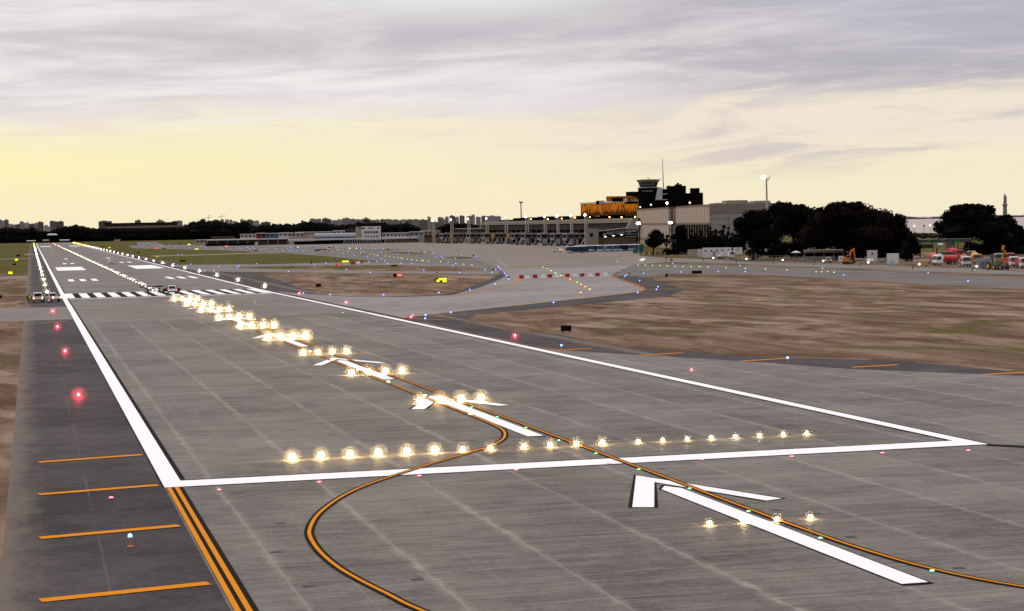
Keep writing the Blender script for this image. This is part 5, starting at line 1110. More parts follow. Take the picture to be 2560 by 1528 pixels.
for i, (x, y_, c) in enumerate(bl):
    barrier(f'{"red" if c == "r" else "white"} plastic barrier, {nth(i//2+1)} {"red" if c == "r" else "white"} one from the orange corner line in the taxiway row', 1280+x/7.315, 520+(y_+30)/7.315, M_REDP if c == 'r' else M_WPL, 1.18 if c == 'r' else 1.1, .88, 'red and white barriers closing the taxiway', 0, lean=.12*math.sin(i*2.1))
for i, (x, y_, c) in enumerate([(1752, 1182, 'r'), (1800, 1180, 'r'), (1840, 1172, 'w'), (1880, 1165, 'w'), (1932, 1156, 'r')]):
    barrier(f'{"red" if c == "r" else "white"} plastic barrier, {nth(i+1)} in the short line beside the long yellow sign', 640+x/7.315, 500+y_/7.315, M_REDP if c == 'r' else M_WPL, 1.05, .85, 'short line of barriers by the yellow sign')
for i in range(9):
    px = 1609.5+i*6.85; barrier(f'{"brown" if i % 2 else "cream"} block of the low kerb wall by striped posts, {nth(i+1)} from the green stair', px, 636.6+i*.12, M_RUSTB if 0 else (mat('brown_block', (.20, .07, .03), .8) if i % 2 else M_CREAM), 1.05, 1.05, 'cream and brown blocks by the lamp posts')
# ---------------------------------------------------------------- signs of the airfield
S_YEL = mat('lit_yellow_face', (.6, .5, .02), .5, 0, 0, emit=(1.0, .86, .02), estr=1.15)
S_YELD = mat('dull_yellow_face', (.62, .42, .02), .5, 0, 0, emit=(1.0, .7, .02), estr=.35)
S_RED = mat('lit_red_face', (.5, .03, .01), .5, 0, 0, emit=(1.0, .08, .025), estr=1.0)
S_PALE = mat('pale_characters', (.7, .5, .4), .5, 0, 0, emit=(1.0, .55, .40), estr=1.0)
def sign(label, x0, y0, x1, y1, face=None, side=None, name='airfield_sign', rz=0.0, dark=None):
    p = gp((x0+x1)/2, y1); k = mpp(p); wd = (x1-x0)*k; h = (y1-y0)*k
    o = thing(name, label, 'sign', p, rz-math.atan2(p[0]-CX, p[1]-CY)); lg = min(.18, h*.2)
    q = MB(); q.box(-wd/2, wd/2, 0, .28, lg, h, 0, .02, .03); q.build('housing', M_BLACK, o)
    for s in (-.32, .32):
        q = MB(); q.box(wd*s-.05, wd*s+.05, .08, .2, 0, lg); q.build('leg', M_TRIM, o)
    if face:
        xa = -wd/2+.04 if not dark else -wd/2+wd*dark
        q = MB(); q.box(xa, wd/2-.04, -.03, 0, lg+.05, h-.05); q.build('face', face, o)
        if face is S_RED and wd > 1.2:
            q = MB(); u = (wd/2-xa)
            for t_ in (.22, .36, .60, .74): q.box(xa+u*t_, xa+u*(t_+.08), -.05, -.031, lg+h*.25, h*.78)
            q.box(xa+u*.48, xa+u*.55, -.05, -.031, lg+h*.42, lg+h*.5); q.build('characters', S_PALE, o)
    return o
for a in [('black back of a big board on bare earth beside the dark shoulder dashes', 1402, 814.5, 1429, 832), ('black board in the infield nearest the threshold corner', 790, 709.8, 803, 719.3), ('wide black board at the tip of the far earth beside the parallel taxiway', 1729.4, 677, 1755, 686.2), ('flat black board between two brown strips of the infield', 977.4, 662.3, 994, 666.9), ('long black board in the turf past the crossing taxiway', 449.5, 650.6, 464.2, 655.8), ('short black board beside the runway near the dull yellow sign', 342.8, 630.3, 349, 634.2), ('long thin black board on far turf below the old depot', 634.4, 625, 644.6, 628), ('thin black board next to the far red sign', 404.8, 620.8, 414.2, 623), ('thin black board left of the far yellow sign', 444.5, 608.8, 451, 611), ('black board in the turf below the square yellow sign on the shoulder side', 31.9, 659, 39.9, 664), ('black lump like board beside the white pickup in the grass', 41, 637.6, 50, 642.2), ('tiny black board on turf beside the amber lights', 257, 615, 260.8, 618), ('black board cut by the picture edge beside the van', -2, 738.6, 4.6, 747.6), ('low black board near the blue lights at the taxiway mouth', 1230.7, 672.4, 1236, 675.4), ('tiny black wedge on the crossing taxiway edge', 1091.5, 680, 1094.8, 683)]: sign(*a)
for a in [('square yellow lit sign on turf beside the far shoulder', 37.6, 646.8, 45, 652.8, S_YEL), ('larger square yellow lit sign on bare earth beside the shoulder', 20.8, 679, 31.4, 687, S_YEL), ('dull yellow square sign past the service road', 389.6, 639, 396.7, 644.6, S_YELD), ('small yellow lit sign on the far taxiway verge', 468.8, 610, 476.6, 613.6, S_YEL), ('long yellow lit sign on far turf below the depot', 487, 621.7, 496.2, 625.2, S_YEL), ('long yellow lit sign beside the short line of barriers', 855, 651.5, 872.2, 657.2, S_YEL), ('tiny yellow lit sign beside the amber edge lights', 271.4, 617.7, 276, 621, S_YEL), ('upper yellow lit panel of the sign group on the infield', 1096.5, 694.8, 1117, 703.2, S_YEL), ('smaller yellow lit panel standing before the sign group', 1090.9, 698.6, 1099.4, 707.4, S_YEL), ('lower yellow lit panel at the right end of the sign group', 1106, 700.2, 1117, 707.5, S_YEL)]: sign(*a)
sign('black panel at the rear of the yellow sign group', 1087.4, 695.7, 1096, 703.8); sign('little dark marker with an orange lamp amid the yellow panels', 1101, 701.5, 1105, 707)
sign('black and red lit sign on the infield, pale characters on its red half', 982.6, 684.6, 1005.4, 694, S_RED, None, dark=.42)
sign('red lit sign far across the turf beside the thin black board', 386.5, 619.5, 397, 622.7, S_RED); sign('red lit sign below the old depot trucks', 561, 614, 571, 617.6, S_RED); sign('small dark sign with a round red face below the long yellow sign', 841.5, 660, 849.2, 667, S_RED, dark=.3)
sign('leaning black board seen edge on at the tip of the earth', 1664.6, 684.2, 1671, 694.2, rz=1.0)
sign('small orange board on the taxiway beside blue lights', 1571, 682.5, 1576.5, 687, mat('orange_board', (.5, .16, .02), .6)); sign('small orange board at the dark mouth of the taxiway', 1268, 691.5, 1275, 695.5, mat('orange_board', (0, 0, 0)))
sign('red board on the verge in front of the cream and brown blocks', 1675, 646.6, 1681.5, 653.2, mat('red_board', (.45, .03, .03), .6))
mk = [(640+x/7.315, 500+a/7.315, 500+b_2/7.315) for x, a, b_2 in [(183, 840, 860), (400, 848, 868), (710, 850, 876), (1040, 853, 877), (1417, 858, 886), (1880, 875, 898), (2415, 878, 908), (1440, 1060, 1086)]]+[(960+x/7.315, 500+a/7.315, 500+b_2/7.315) for x, a, b_2 in [(73, 882, 910), (233, 890, 922), (688, 932, 965), (827, 945, 984), (1638, 1000, 1044)]]
for i, (px, y0, y1_) in enumerate(sorted(mk)):
    p = gp(px, y1_); k = mpp(p); h = (y1_-y0)*k; o = thing('marker_post', f'small black marker post on the apron edge, {nth(i+1)} counted across from the old depot', 'marker post', p, .3, 'black marker posts along the apron edge')
    q = MB(); q.box(-.3, .3, -.2, .2, h*.35, h, 0, .12, .08); q.build('board', M_BLACK, o); q = MB(); q.tube((0, 0, 0), (0, 0, h*.4), .09); q.build('post', M_BLACK, o)
for px, py in ((711.7, 659), (773.5, 658.5)):
    p = gp(px+2.4, py+1); o = thing('marker_post', 'stubby yellow and black marker post beside the crossing taxiway' if px > 750 or 1 else '', 'marker post', p); 
    if px < 750: bpy.data.objects.remove(o); continue
    q = MB(); q.box(-.5, .1, -.15, .15, 0, .9); q.build('yellow_half', M_YELV, o); q = MB(); q.box(.1, .5, -.15, .15, 0, .9); q.build('black_half', M_BLACK, o)
# ---------------------------------------------------------------- people
M_SKIN = mat('skin', (.30, .18, .12), .6, 0, .05, 5); M_CLO = [mat('dark_clothes', (.022, .022, .026), .9, 0, .2, 6), mat('khaki_clothes', (.16, .12, .08), .9, 0, .2, 6)]
M_HIVIS = mat('hi_vis_yellow', (.42, .55, .04), .7, 0, .1, 4); M_HELM = mat('white_helmet', (.7, .7, .68), .4, 0, .05, 3); M_HAIR = mat('dark_hair', (.015, .01, .008), .8, 0, .2, 8)
def person(label, px, py, rz, arms, cloth, vest=False, helmet=False, stride=.14, H=1.74):
    root = thing('person', label, 'person', gp(px, py), rz, None); s = H/1.74
    V = {}; E = []; Rr = []
    def v(n, x, y, z, r): V[n] = len(V); Rr.append(((x*s, y*s, z*s), r*s)); return n
    v('pelvis', 0, 0, .95, .135); v('waist', 0, .01, 1.10, .125); v('chest', 0, .015, 1.30, .155); v('neckb', 0, 0, 1.44, .085); v('neck', 0, .01, 1.50, .055); v('head', 0, .03, 1.60, .088); v('crown', 0, .025, 1.69, .075); v('nose', 0, .125, 1.60, .018)
    E += [('pelvis', 'waist'), ('waist', 'chest'), ('chest', 'neckb'), ('neckb', 'neck'), ('neck', 'head'), ('head', 'crown'), ('head', 'nose')]
    for sg, n in ((-1, 'l'), (1, 'r')):
        v('hip'+n, .09*sg, 0, .90, .095); v('knee'+n, .11*sg, .03+stride*.5*sg, .50, .064); v('ank'+n, .12*sg, stride*sg, .09, .044); v('toe'+n, .14*sg, stride*sg+.16, .04, .036)
        E += [('pelvis', 'hip'+n), ('hip'+n, 'knee'+n), ('knee'+n, 'ank'+n), ('ank'+n, 'toe'+n)]
        el_, wr_ = arms[0 if sg < 0 else 1]
        v('sh'+n, .19*sg, 0, 1.40, .062); v('elb'+n, (.25+el_[0])*sg, el_[1], el_[2], .045); v('wri'+n, (.25+wr_[0])*sg, wr_[1], wr_[2], .031)
        d = Vector(((.25+wr_[0])*sg, wr_[1], wr_[2]))-Vector(((.25+el_[0])*sg, el_[1], el_[2])); d.normalize(); sd_ = d.cross(Vector((0, 1, .3))).normalized()
        w0 = Vector(((.25+wr_[0])*sg, wr_[1], wr_[2])); pm = w0+d*.06; v('palm'+n, *pm, .036); E += [('chest', 'sh'+n), ('sh'+n, 'elb'+n), ('elb'+n, 'wri'+n), ('wri'+n, 'palm'+n)]
        for j, (o_, ln) in enumerate(((-.03, .065), (-.01, .078), (.01, .072), (.03, .055))):
            a_ = pm+d*.035+sd_*o_; b__ = a_+d*ln+Vector((0, .015, 0)); v(f'f{n}{j}a', *a_, .010); v(f'f{n}{j}b', *b__, .008); E += [('palm'+n, f'f{n}{j}a'), (f'f{n}{j}a', f'f{n}{j}b')]
        th = w0+d*.03+sd_*(-.055)+Vector((0, .02, 0)); v('th'+n, *th, .011); E.append(('palm'+n, 'th'+n))
    me = bpy.data.meshes.new('body'); me.from_pydata([c for c, r in Rr], [(V[a], V[b_]) for a, b_ in E], [])
    ob = link('tmp_body', me); md = ob.modifiers.new('s', 'SKIN'); 
    for i, (c, r) in enumerate(Rr): me.skin_vertices[0].data[i].radius = (r, r)
    me.skin_vertices[0].data[0].use_root = True
    sb = ob.modifiers.new('u', 'SUBSURF'); sb.levels = 1; sb.render_levels = 1
    dg = bpy.context.evaluated_depsgraph_get(); m2 = bpy.data.meshes.new_from_object(ob.evaluated_get(dg)); bpy.data.objects.remove(ob)
    m2.materials.clear(); m2.materials.append(M_SKIN); m2.materials.append(cloth); hw = [Vector(Rr[V['palm'+n]][0]) for n in 'lr']
    for f_ in m2.polygons:
        c = f_.center; f_.material_index = 0 if (c.z > 1.47*s or min((c-h_).length for h_ in hw) < .12) else 1; f_.use_smooth = True
    link('body', m2, root)
    q = MB(); 
    if helmet: q.ell((0, .025*s, 1.66*s), (.125, .15, .12), 12, 5, z0=-.1); q.box(-.09, .09, .12, .22, 1.645*s, 1.665*s); q.build('helmet', M_HELM, root)
    else: q.ell((0, .005*s, 1.645*s), (.098, .108, .10), 12, 5, z0=-.35); q.build('hair', M_HAIR, root)
    if vest: q = MB(); q.lathe([(.19, .98*s), (.195, 1.15*s), (.205, 1.30*s), (.19, 1.41*s), (.11, 1.45*s)], n=14); q.v = [(x*1.05, y*.80, z_) for x, y, z_ in q.v]; q.build('vest', M_HIVIS, root)
    return root
down = ((.02, 0, 1.13), (.02, .06, .90)); fwd_ = ((.0, .06, 1.15), (-.06, .26, 1.18)); hipp = ((.10, -.05, 1.15), (-.05, .10, 1.05))
person('person in dark clothes standing behind the white van, hands at the sides', 69.2, 759.8, 0, (down, down), M_CLO[0])
person('person in a yellow hi-vis vest beside the white van', 74.5, 760, .4, (hipp, down), M_CLO[0], True)
person('person in a white helmet and khaki clothes close to the rear of the van', 79.5, 759.2, -.5, (fwd_, down), M_CLO[1], False, True)
person('person in black clothes on the white threshold line, arms folded forward', 371.3, 740.3, .9, (fwd_, fwd_), M_CLO[0], H=1.78)
person('person in dark clothes leaning a hand forward between the long bar and the pickup', 398.3, 737.8, -.8, (fwd_, down), M_CLO[0], stride=.24)
for i, px in enumerate((1530.5, 1534)): person(['person in dark clothes on the apron below the pavilion, nearer the pier', 'person in dark clothes on the apron below the pavilion, nearer the buses'][i], px, 613.5, .3, (down, hipp), M_CLO[0])
# the long bar lying across the runway by the pickup: a two wheeled measuring beam
p = gp(379, 725); o = thing('measuring_beam', 'long thin dark beam on small wheels across the runway behind the pickup', 'measuring beam', (p[0]-.1, p[1], p[2]))
q = MB(); q.box(-2.6, 2.6, -.12, .12, .62, .84); q.box(-2.7, -1.6, -.2, .2, .56, .62); q.box(.9, 2.7, -.25, .25, .70, .98); q.build('beam', M_TRIM, o); q = MB(); q.box(-1.4, .8, -.2, .2, .5, .64); q.build('white_panel', M_WPL, o)
for x in (-1.2, .6): 
    wheel(o, x, -.35, .28, .12); wheel(o, x, .35, .28, .12)
# ---------------------------------------------------------------- the yard beyond the perimeter road
def at_yard(px, py): p = gp(px, py); return p, -math.atan2(p[0]-CX, p[1]-CY), mpp(p)
def cabin(name, label, x0, x1, y0, y1, m, depth=2.6, win=0, door=False, group=None, cat='site cabin', roof=None):
    p, a, k = at_yard((x0+x1)/2, y1); o = thing(name, label, cat, p, a, group); w2 = (x1-x0)*k/2; h = (y1-y0)*k
    q = MB(); q.box(-w2, w2, 0, depth, .12, h); q.build('wall', m, o); q = MB(); q.box(-w2-.06, w2+.06, -.06, depth+.06, h, h+.1); q.build('roof', roof or m, o)
    q = MB()
    for u in (-.8, .0, .8): q.box(w2*u-.15, w2*u+.15, .1, depth-.1, 0, .12)
    q.build('foot', M_TRIM, o)
    for j in range(win):
        u = -w2+2*w2*(j+.5)/win; q = MB(); q.box(u-.28, u+.28, -.04, .0, h*.62, h*.82); q.build('window', M_GLASS, o)
    if door: q = MB(); q.box(-.2*w2-.5, -.2*w2+.5, -.04, 0, .15, h*.68); q.build('door', M_GREY, o)
    return o
cabin('site_cabin', 'long white site cabin with small windows and a door behind the fence', 1757, 1829, 620.5, 645, M_WPAINT, 3, 5, True)
for i in range(6):
    x0 = 1719.5+i*8.2; o = cabin('cargo_container', f'{"cream" if i < 3 else "white"} narrow container in the fenced row, {nth(i+1)} from the striped posts', x0, x0+7.4, 625.3-i*.3, 641.5+i*.4, M_CREAM if i < 3 else M_WHITE, 2.2, 0, False, 'narrow containers behind the fence', 'container')
cabin('site_cabin', 'white cabin half hidden by the first tree trunk', 1833, 1856, 620, 637, M_WPAINT, 2.5, 1); cabin('site_cabin', 'pale blue white cabin between the tree trunks', 1879, 1907, 616.5, 636, M_LBLUE, 2.5, 2); cabin('site_cabin', 'pale blue cabin with a dark seam by the second trunk', 1911, 1941, 616.8, 637, M_LBLUE, 2.5, 1, True)
cabin('site_cabin', 'narrow pale blue hut beside the leaning white umbrella', 1969.5, 1982, 626.5, 645, M_LBLUE, 2, 0)
cabin('site_cabin', 'white cabin with a green door next to rubble', 2168, 2193.5, 627.5, 654, M_WHITE, 3, 1); p, a, k = at_yard(2181, 653.6); o = thing('green_tank', 'dark green water barrel before the white cabin', 'barrel', p, a); q = MB(); q.lathe([(.75, 0), (.78, .4), (.78, 1.8), (.5, 2.1)], n=12); q.build('body', M_GRN, o); q = MB(); q.lathe([(.3, 2.1), (.3, 2.2)], n=10); q.build('lid', M_TRIM, o)
cabin('cargo_container', 'plain white square container standing alone by the road', 2217.5, 2247, 635.5, 661, M_WPAINT, 3, 0, False, None, 'container'); cabin('water_tank_box', 'small light blue tank box leaning on the white container', 2224.5, 2235.5, 652.8, 664.5, M_LBLUE, 1.0, 0, False, None, 'tank')
cabin('water_tank_box', 'yellow crate at the roadside by the tank trucks', 2310, 2321.5, 656.8, 667, M_YELV, 1.0, 0, False, None, 'crate')
cabin('generator', 'blue and grey generator box on the roadside before the yellow truck', 2441.5, 2474, 647, 671.5, M_GREY, 1.8, 0, False, None, 'generator'); p, a, k = at_yard(2464, 671.7); o = thing('generator', 'low blue generator housing joined to the grey box', 'generator', p, a); q = MB(); q.box(-1.1, 1.1, -.3, 1.2, .1, 1.9, 0, .05, .05); q.build('housing', mat('steel_blue', (.06, .12, .22), .5), o); q = MB(); q.tube((.6, .4, 1.9), (.6, .4, 2.6), .07); q.build('exhaust', M_TRIM, o)
p, a, k = at_yard(1886, 650); o = thing('tank_silo', 'grey cylindrical tank with a rusty frame between trunks', 'tank', p, a); q = MB(); q.lathe([(.9, .2), (.95, .3), (.95, 2.0), (.6, 2.3)], n=14); q.build('tank', M_STEEL, o)
q = MB()
for s in (-1, 1): q.box(s*1.1-.07, s*1.1+.07, -.1, .1, 0, 2.5)
q.box(-1.3, 1.3, -.1, .1, 2.4, 2.6); q.build('frame', mat('rusty_frame', (.16, .05, .025), .8), o)
o = truck_base('platform_truck', 'white flatbed truck with a folded lift before the long cabin', 1814, 648, 6.2, M_WPAINT, -.2, None, 'truck', 1.0); q = MB(); q.box(-3.1, 1.0, -1.1, 1.1, .95, 1.2); q.tube((-2.5, 0, 1.2), (.4, 0, 3.2), .16); q.tube((.4, 0, 3.2), (-.6, 0, 3.9), .12); q.build('lift_arm', M_WPAINT, o)
# excavator
p, a, k = at_yard(2120, 661); o = thing('excavator', 'orange excavator with its arm bent down to the ground', 'excavator', p, a)
for s in (-1, 1):
    q = MB(); q.prof([(-1.6, .1), (-1.2, 0), (1.2, 0), (1.6, .1), (1.75, .4), (1.5, .75), (-1.5, .75), (-1.75, .4)], s*.95-.25, s*.95+.25); q.build('track', M_TRIM, o)
q = MB(); q.box(-1.7, .5, -1.1, 1.1, .85, 1.75, 0, .1, .05); q.box(-1.7, -.6, -1.1, 1.1, 1.75, 2.0, 0, .1, .1); q.build('house', M_ORV, o)
q = MB(); q.box(-.5, .7, -1.1, -.1, 1.75, 2.85, 0, .12, .08); q.build('cab', M_ORV, o); q = MB(); q.box(-.35, .6, -1.13, -1.04, 1.95, 2.65); q.build('cab_window', M_GLASS, o)
q = MB(); q.tube((.4, .3, 1.5), (.9, .3, 3.9), .28, .26, 6); q.tube((.9, .3, 3.9), (1.9, .3, 4.6), .27, .22, 6); q.build('boom', M_ORV, o)
q = MB(); q.tube((1.7, .3, 4.8), (2.1, .3, 1.2), .22, .16, 6); q.tube((1.0, .3, 3.5), (1.9, .3, 4.3), .09); q.build('stick', M_ORV, o)
q = MB(); q.prof([(1.7, 1.3), (2.5, 1.2), (2.4, .4), (1.7, .15), (1.45, .7)], -.15, .75); q.build('bucket', M_TRIM, o)
# tank and mixer trucks
def mixer(label, px, py, rz, cab, drum, L=8):
    o = truck_base('mixer_truck', label, px, py, L, cab, rz, None, 'mixer truck'); q = MB()
    q.lathe([(.5, -2.4), (1.0, -1.8), (1.25, -.4), (1.2, .6), (.8, 1.8), (.6, 2.1)], n=16); T = Matrix.Translation((-L/2+2.9, 0, 2.15)) @ Matrix.Rotation(rad(-78), 4, 'Y'); q.v = [tuple(T @ Vector(v)) for v in q.v]; q.build('drum', drum, o, True)
    q = MB(); q.box(-L/2, -L/2+.9, -.5, .5, 2.3, 3.1, 0, .1, .1); q.build('hopper', cab, o); return o
FC = -A90-.30
mixer('white cab mixer truck with a red drum, beside the yellow crate', 2337, 661, FC+.1, M_WPAINT, M_RED)
mixer('white cab mixer truck with a bright red drum leaning forward, between tanker and yellow truck', 2412, 667, FC-.05, M_WPAINT, M_RED)
mixer('yellow cab truck with a dark windscreen behind the blue generator', 2439, 660, FC, M_YELV, M_YELV)
mixer('red mixer truck parked farther back, its drum above the tanker', 2388, 646, FC+.4, M_RED, M_RED)
o = truck_base('tank_truck', 'red and white tank truck seen side on', 2364, 663, 7.5, M_WPAINT, PI+.15, None, 'tank truck'); q = MB(); q.tube((-3.6, 0, 1.75), (1.4, 0, 1.75), .98, .98, 16); q.build('tank', M_RED, o, True); q = MB(); q.tube((1.2, 0, 1.95), (1.9, 0, 1.95), 1.0, .8, 16); q.box(-3.4, 1.2, -.35, .35, 2.6, 2.8); q.build('tank_end', M_WPAINT, o)
for lb, px, py, c in (('white cab lorry with a red load bed near the picture edge', 2530, 668, M_WPAINT), ('white lorry cut by the picture edge', 2556, 671, M_WPAINT), ('dark cab lorry parked behind the mixer trucks', 2425, 650, M_GREY), ('red cab lorry behind the tank truck', 2368, 651, M_RED), ('grey lorry behind the green tractors', 2492, 658, M_STEEL), ('small red lorry between the yellow arm and picture edge', 2521, 657, M_RED)):
    o = truck_base('lorry', lb, px, py, 7.5, c, FC, None, 'lorry'); q = MB(); q.box(-3.7, 1.4, -1.2, 1.2, .95, 2.5); q.build('load_bed', M_RED if c is M_WPAINT else M_TRIM, o)
# roller with big yellow wheels, and a yellow loader arm
for lb, px, py, rz in (('green and yellow tractor with big yellow wheels on the roadside', 2484, 674.5, FC+.5), ('second green tractor with dusty yellow wheels beside the red lorry', 2506, 674.5, FC+.2)):
    p = gp(px, py); o = thing('tractor', lb, 'tractor', p, rz); q = MB(); q.box(-1.4, 1.6, -.45, .45, .9, 1.6, 0, .1, .05); q.build('hood', mat('tractor_green', (.07, .11, .05), .6), o)
    for s in (-1, 1):
        for x, r_ in ((-.9, .85), (1.2, .6)):
            t_ = MB(); t_.tube((x, s*.9-.22, r_), (x, s*.9+.22, r_), r_, r_, 16); w_ = t_.build('wheel', M_TYRE, o); t_ = MB(); t_.tube((x, s*1.12, r_), (x, s*1.17, r_), r_*.6, r_*.5, 12); t_.build('rim', M_YELV, w_)
    q = MB()
    for sx_ in (-1.2, .1):
        for s in (-1, 1): q.tube((sx_, s*.55, 1.5), (sx_, s*.5, 2.7), .05)
    q.box(-1.35, .25, -.65, .65, 2.7, 2.82); q.build('canopy', mat('tractor_green', (0, 0, 0)), o); q = MB(); q.box(-1.0, -.4, -.3, .3, 1.6, 2.0); q.build('seat', M_TRIM, o)
p, a, k = at_yard(2510, 664); o = thing('loader', 'yellow loader arm raised above the tractors', 'loader', p, a); q = MB(); q.tube((-.6, 0, 1.2), (.1, 0, 4.2), .25, .2, 6); q.tube((.1, 0, 4.2), (.7, 0, 3.0), .22, .18, 6); q.prof([(-.7, 4.0), (.1, 4.5), (.3, 5.4), (-.5, 5.6)], -.6, .6); q.build('arm', M_YELV, o); q = MB(); q.box(-1.4, 1.2, -1, 1, .6, 1.8); q.build('body', M_YELV, o)
for s in (-1, 1):
    for x in (-1, 1): wheel(o, x, s*1.0, .6, .4)
car('parked_car', 'grey car seen from behind next to the excavator', 'car', 'suv', M_STEEL, (lambda p: (p[0], p[1]+1, p[2]))(gp(2073, 658)), A90-.3); cabin('site_cabin', 'tiny white kiosk box between the grey car and the excavator', 2096, 2109.5, 641.5, 655, M_WPAINT, 1.4, 1)
p, a, k = at_yard(2175, 658); o = thing('white_tank', 'round white water tank lying before the white cabin', 'tank', p, a); q = MB(); q.tube((-1.0, 0, .65), (1.0, 0, .65), .62, .62, 14); q.build('tank', M_WPL, o, True); q = MB(); q.box(-.9, -.6, -.5, .5, 0, .2); q.box(.6, .9, -.5, .5, 0, .2); q.build('cradle', M_TRIM, o)
p, a, k = at_yard(2205, 658); o = thing('rubble_heap', 'low brown heap of rubble between the white cabin and container', 'rubble heap', p, a); q = MB(); rnd = random.Random(9)
for j in range(40):
    u = rnd.uniform(-2.2, 2.2); c = (u, rnd.uniform(-.8, .8), max(0, .9-abs(u)*.35)*rnd.random()); lump(q, c, (rnd.uniform(.2, .5), rnd.uniform(.2, .5), rnd.uniform(.15, .4)), rnd, 6, 3)
q.build('rubble', mat('rubble', (.24, .17, .13), .9, 0, .4, 1), o)
# long grey shed and fuel station
f = Front('open_shed', 'long low shed with a pale grey roof edge behind the excavator', 'building', 2060, 620); f.part('roof_edge', M_GREY, 2008, 2107, 625, 631.5, 0, 5); f.part('dark_interior', M_BLACK, 2012, 2105, 631.5, None, 2, 5); f.part('front_rail', M_GREY, 2010, 2085, 641, None, -.2, -.1)
for px in (2010, 2034, 2058, 2082, 2105): f.part('post', M_STEEL, px, px+1.2, 625.2, None, -.4, -.25)
f = Front('fuel_station', 'fuel station with a long dark green edged canopy under the round tree', 'building', 2356, 620); f.part('canopy', mat('canopy_edge', (.045, .06, .055), .5), 2282, 2428, 598, 606.5, 0, 9)
for a_, c_ in ((2317, 2326), (2353, 2360), (2384, 2396)): f.part('green_panel', mat('green_panel', (.01, .16, .07), .5), a_, c_, 598.8, 606, -.08, 0)
f.part('kiosk', M_CREAM, 2363, 2386, 608, None, 2, 7); f.part('price_panel', M_SIGN if 0 else mat('pale_blue_panel', (.45, .52, .62), .5, emit=(.6, .7, .9), estr=.5), 2344, 2357, 608, 612.5, 1, 1.2)
for px in (2300, 2331, 2392, 2418): f.part('column', M_BROWN, px, px+2.2, 606, None, 3, 3.5)
f.part('rear_wall', M_CONCW, 2302, 2332, 612, 622, 7, 7.3); f.part('pump', M_RED, 2340, 2344, 620, None, 3, 3.6)
p, a, k = at_yard(1990, 650); o = thing('site_umbrella', 'off white parasol with a yellow tarp beside the pale hut', 'parasol', p, a); q = MB(); q.tube((0, 0, 0), (0, 0, 2.7), .05); q.build('pole', M_STEEL, o); q = MB(); q.lathe([(1.7, 2.4), (1.0, 2.8), (.1, 3.1)], n=8); q.build('canopy', M_WHITE, o)
# striped lamp posts, tall mast, slim mast
for i, (px, yt, yb_) in enumerate([(1597, 560, 635.5), (1677.2, 558.5, 634.5)]):
    p, a, k = at_yard(px, yb_); o = thing('striped_lamp_post', ['red and white banded lamp post beside the green stair', 'red and white banded lamp post before the hall recess'][i], 'lamp post', p, a, 'banded lamp posts before the hall'); H_ = (hz(px)-yt)*k+CZ-p[2]; q = MB()
    for j in range(7): q.tube((0, 0, H_*j/7), (0, 0, H_*(j+1)/7), .2-.012*j, .188-.012*j, 8, mi=j % 2)
    q.build('pole', [M_STEEL, mat('mast_red', (0, 0, 0))], o); q = MB(); q.box(-1.0, 1.0, -.15, .15, H_-.2, H_); q.build('lamp_frame', M_GREY, o)
    q = MB(); q.box(-.85, .85, -.5, -.1, H_-.1, H_+.75, 0, .1, 0); q.build('lamp', L_FLOODY, o)
f = Front('tall_floodlight_mast', 'tall pale floodlight mast rising above the low broad tree', 'floodlight mast', 1919.5, 690); zt = f.z(1919.5, 446); q = MB(); q.tube((0, 0, 0), (-.35, 0, zt), .42, .30, 10); q.build('pole', M_STEEL, f.o); q = MB(); q.box(-1.6, 1.0, -.2, .2, zt-.25, zt); q.box(.8, 1.0, -.15, .15, zt, zt+.9); q.box(-.2, .5, -.2, .2, zt-.9, zt-.5); q.build('cross_arm', M_STEEL, f.o); q = MB(); q.ell((-1.45, -.4, zt+.35), (.75, .3, .75), 10, 6); q.build('lamp', L_FLOOD, f.o)
f = Front('slim_mast', 'slim dark mast with a small platform above the terminal roof', 'mast', 1303.8, 1420); zt = f.z(1303.8, 506); q = MB(); q.tube((0, 0, 0), (-.2, 0, zt), .5, .36, 8); q.build('pole', M_DARK, f.o); q = MB(); q.lathe([(.5, zt-.9), (1.5, zt), (1.5, zt+.25)], n=10); q.box(-1.4, -.9, -.2, .2, zt, zt+1.2); q.box(.6, 1.1, -.2, .2, zt, zt+.9); q.build('platform', M_DARK, f.o)
# tower cranes on the skyline
for lb, px, y0, d in (('thin tower crane on the skyline beside the slab tower', 522, 541, 4200), ('thin tower crane on the skyline, its arm pointing away', 553.5, 538.5, 4300)):
    f = Front('tower_crane', lb, 'crane', px, d, None); zt = f.z(px, y0); q = MB(); q.tube((0, 0, 0), (0, 0, zt+3), .7, .6, 4); q.build('mast', M_CREAM, f.o); q = MB(); q.tube((-7, 0, zt-4), (9, 0, zt-1.5), .6, .5, 4); q.tube((0, 0, zt+3), (9, 0, zt-1), .2); q.build('jib', M_CREAM, f.o)
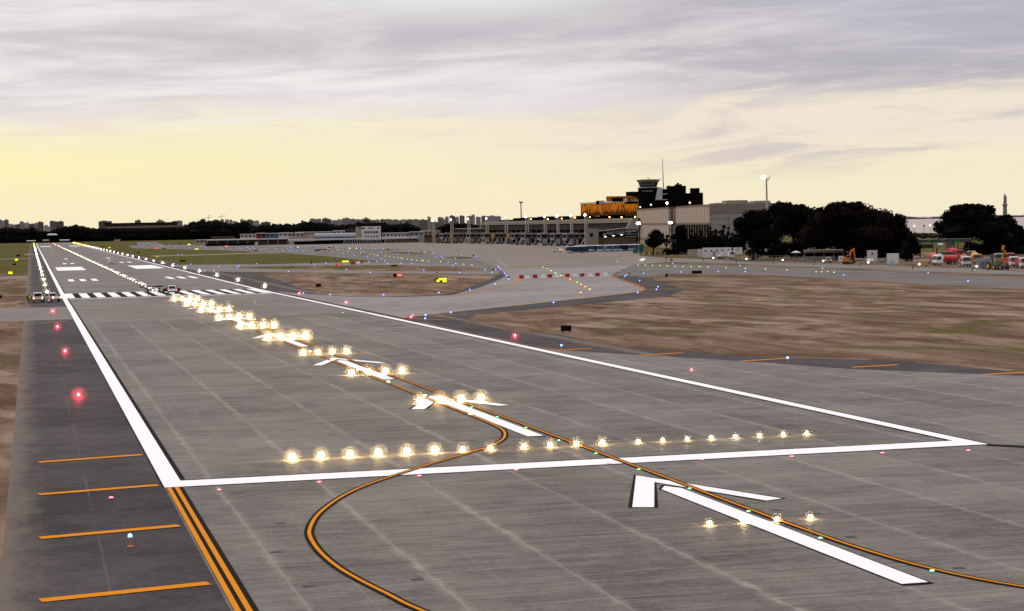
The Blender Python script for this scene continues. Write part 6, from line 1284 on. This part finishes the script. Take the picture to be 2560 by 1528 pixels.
# globe lights and bent posts along the road, fence
for i, (px, py) in enumerate([(1783.4, 645), (1866, 647.4), (1957, 650), (2058, 652.6), (2170.7, 656), (2298, 660.6), (2442, 665.8)]):
    p = G(px, py, 1.0); o = thing('globe_light', f'round warm globe light along the perimeter road, {nth(i+1)} from the kerb blocks', 'lamp', (p.x, p.y, gz(p.y)), 0, 'globe lights along the perimeter road'); q = MB(); q.tube((0, 0, 0), (0, 0, .8), .06); q.build('post', M_TRIM, o); q = MB(); q.ell((0, 0, 1.0), (.24, .24, .24), 10, 6); q.build('globe', L_GLOBE, o)
for i, (px, y0, y1_, c) in enumerate([(1757.5, 648, 656, 0), (1840.5, 650, 660, 0), (1932.5, 649, 661.5, 1), (2035.5, 650, 664, 1), (2150.5, 659, 668, 0), (2281.5, 665, 675, 0), (2430, 670, 681, 0), (1664.5, 643, 654, 0)]):
    p = gp(px, y1_); k = mpp(p); h = (y1_-y0)*k; o = thing('bent_post', f'{"red topped" if c else "black"} bent post between taxiway and road, {nth(i+1)} along the verge', 'post', p, 0, 'bent posts along the verge'); q = MB(); q.tube((0, 0, 0), (0, 0, h*.7), .08); q.tube((0, 0, h*.7), (.25, 0, h), .08); q.build('post', M_BLACK, o); q = MB(); q.box(.05, .45, -.06, .06, h*.72, h*1.02); q.build('board', mat('dull_red_board', (.20, .03, .03), .7) if c else M_BLACK, o)
fen = thing('wire_fence', 'thin wire fence with slim posts along the yard beyond the perimeter road', 'fence', gp(1720, 645)); F0 = Vector(fen.location); pts = [(1700, 645), (1760, 647), (1840, 651), (1930, 654.5), (2030, 658), (2140, 662), (2260, 667), (2400, 671.5), (2580, 678.5)]; FP = [Vector(gp(*q_)) for q_ in pts]
pp_ = []
for a_, b_ in zip(FP, FP[1:]):
    n_ = max(2, int((b_-a_).length/3.4)); pp_ += [a_+(b_-a_)*(i/n_) for i in range(n_)]
for v_ in pp_[:96]:
    q = MB(); v_ = v_-F0; q.tube(tuple(v_), tuple(v_+Vector((0, 0, 2.1))), .045, n=5); q.build('post', M_GREY, fen)
q = MB()
for a_, b_ in zip(FP, FP[1:]):
    for h in (.5, 1.0, 1.5, 2.0): q.tube(tuple(a_-F0+Vector((0, 0, h))), tuple(b_-F0+Vector((0, 0, h))), .012, n=4, cap=False)
q.build('wire', M_GREY, fen)
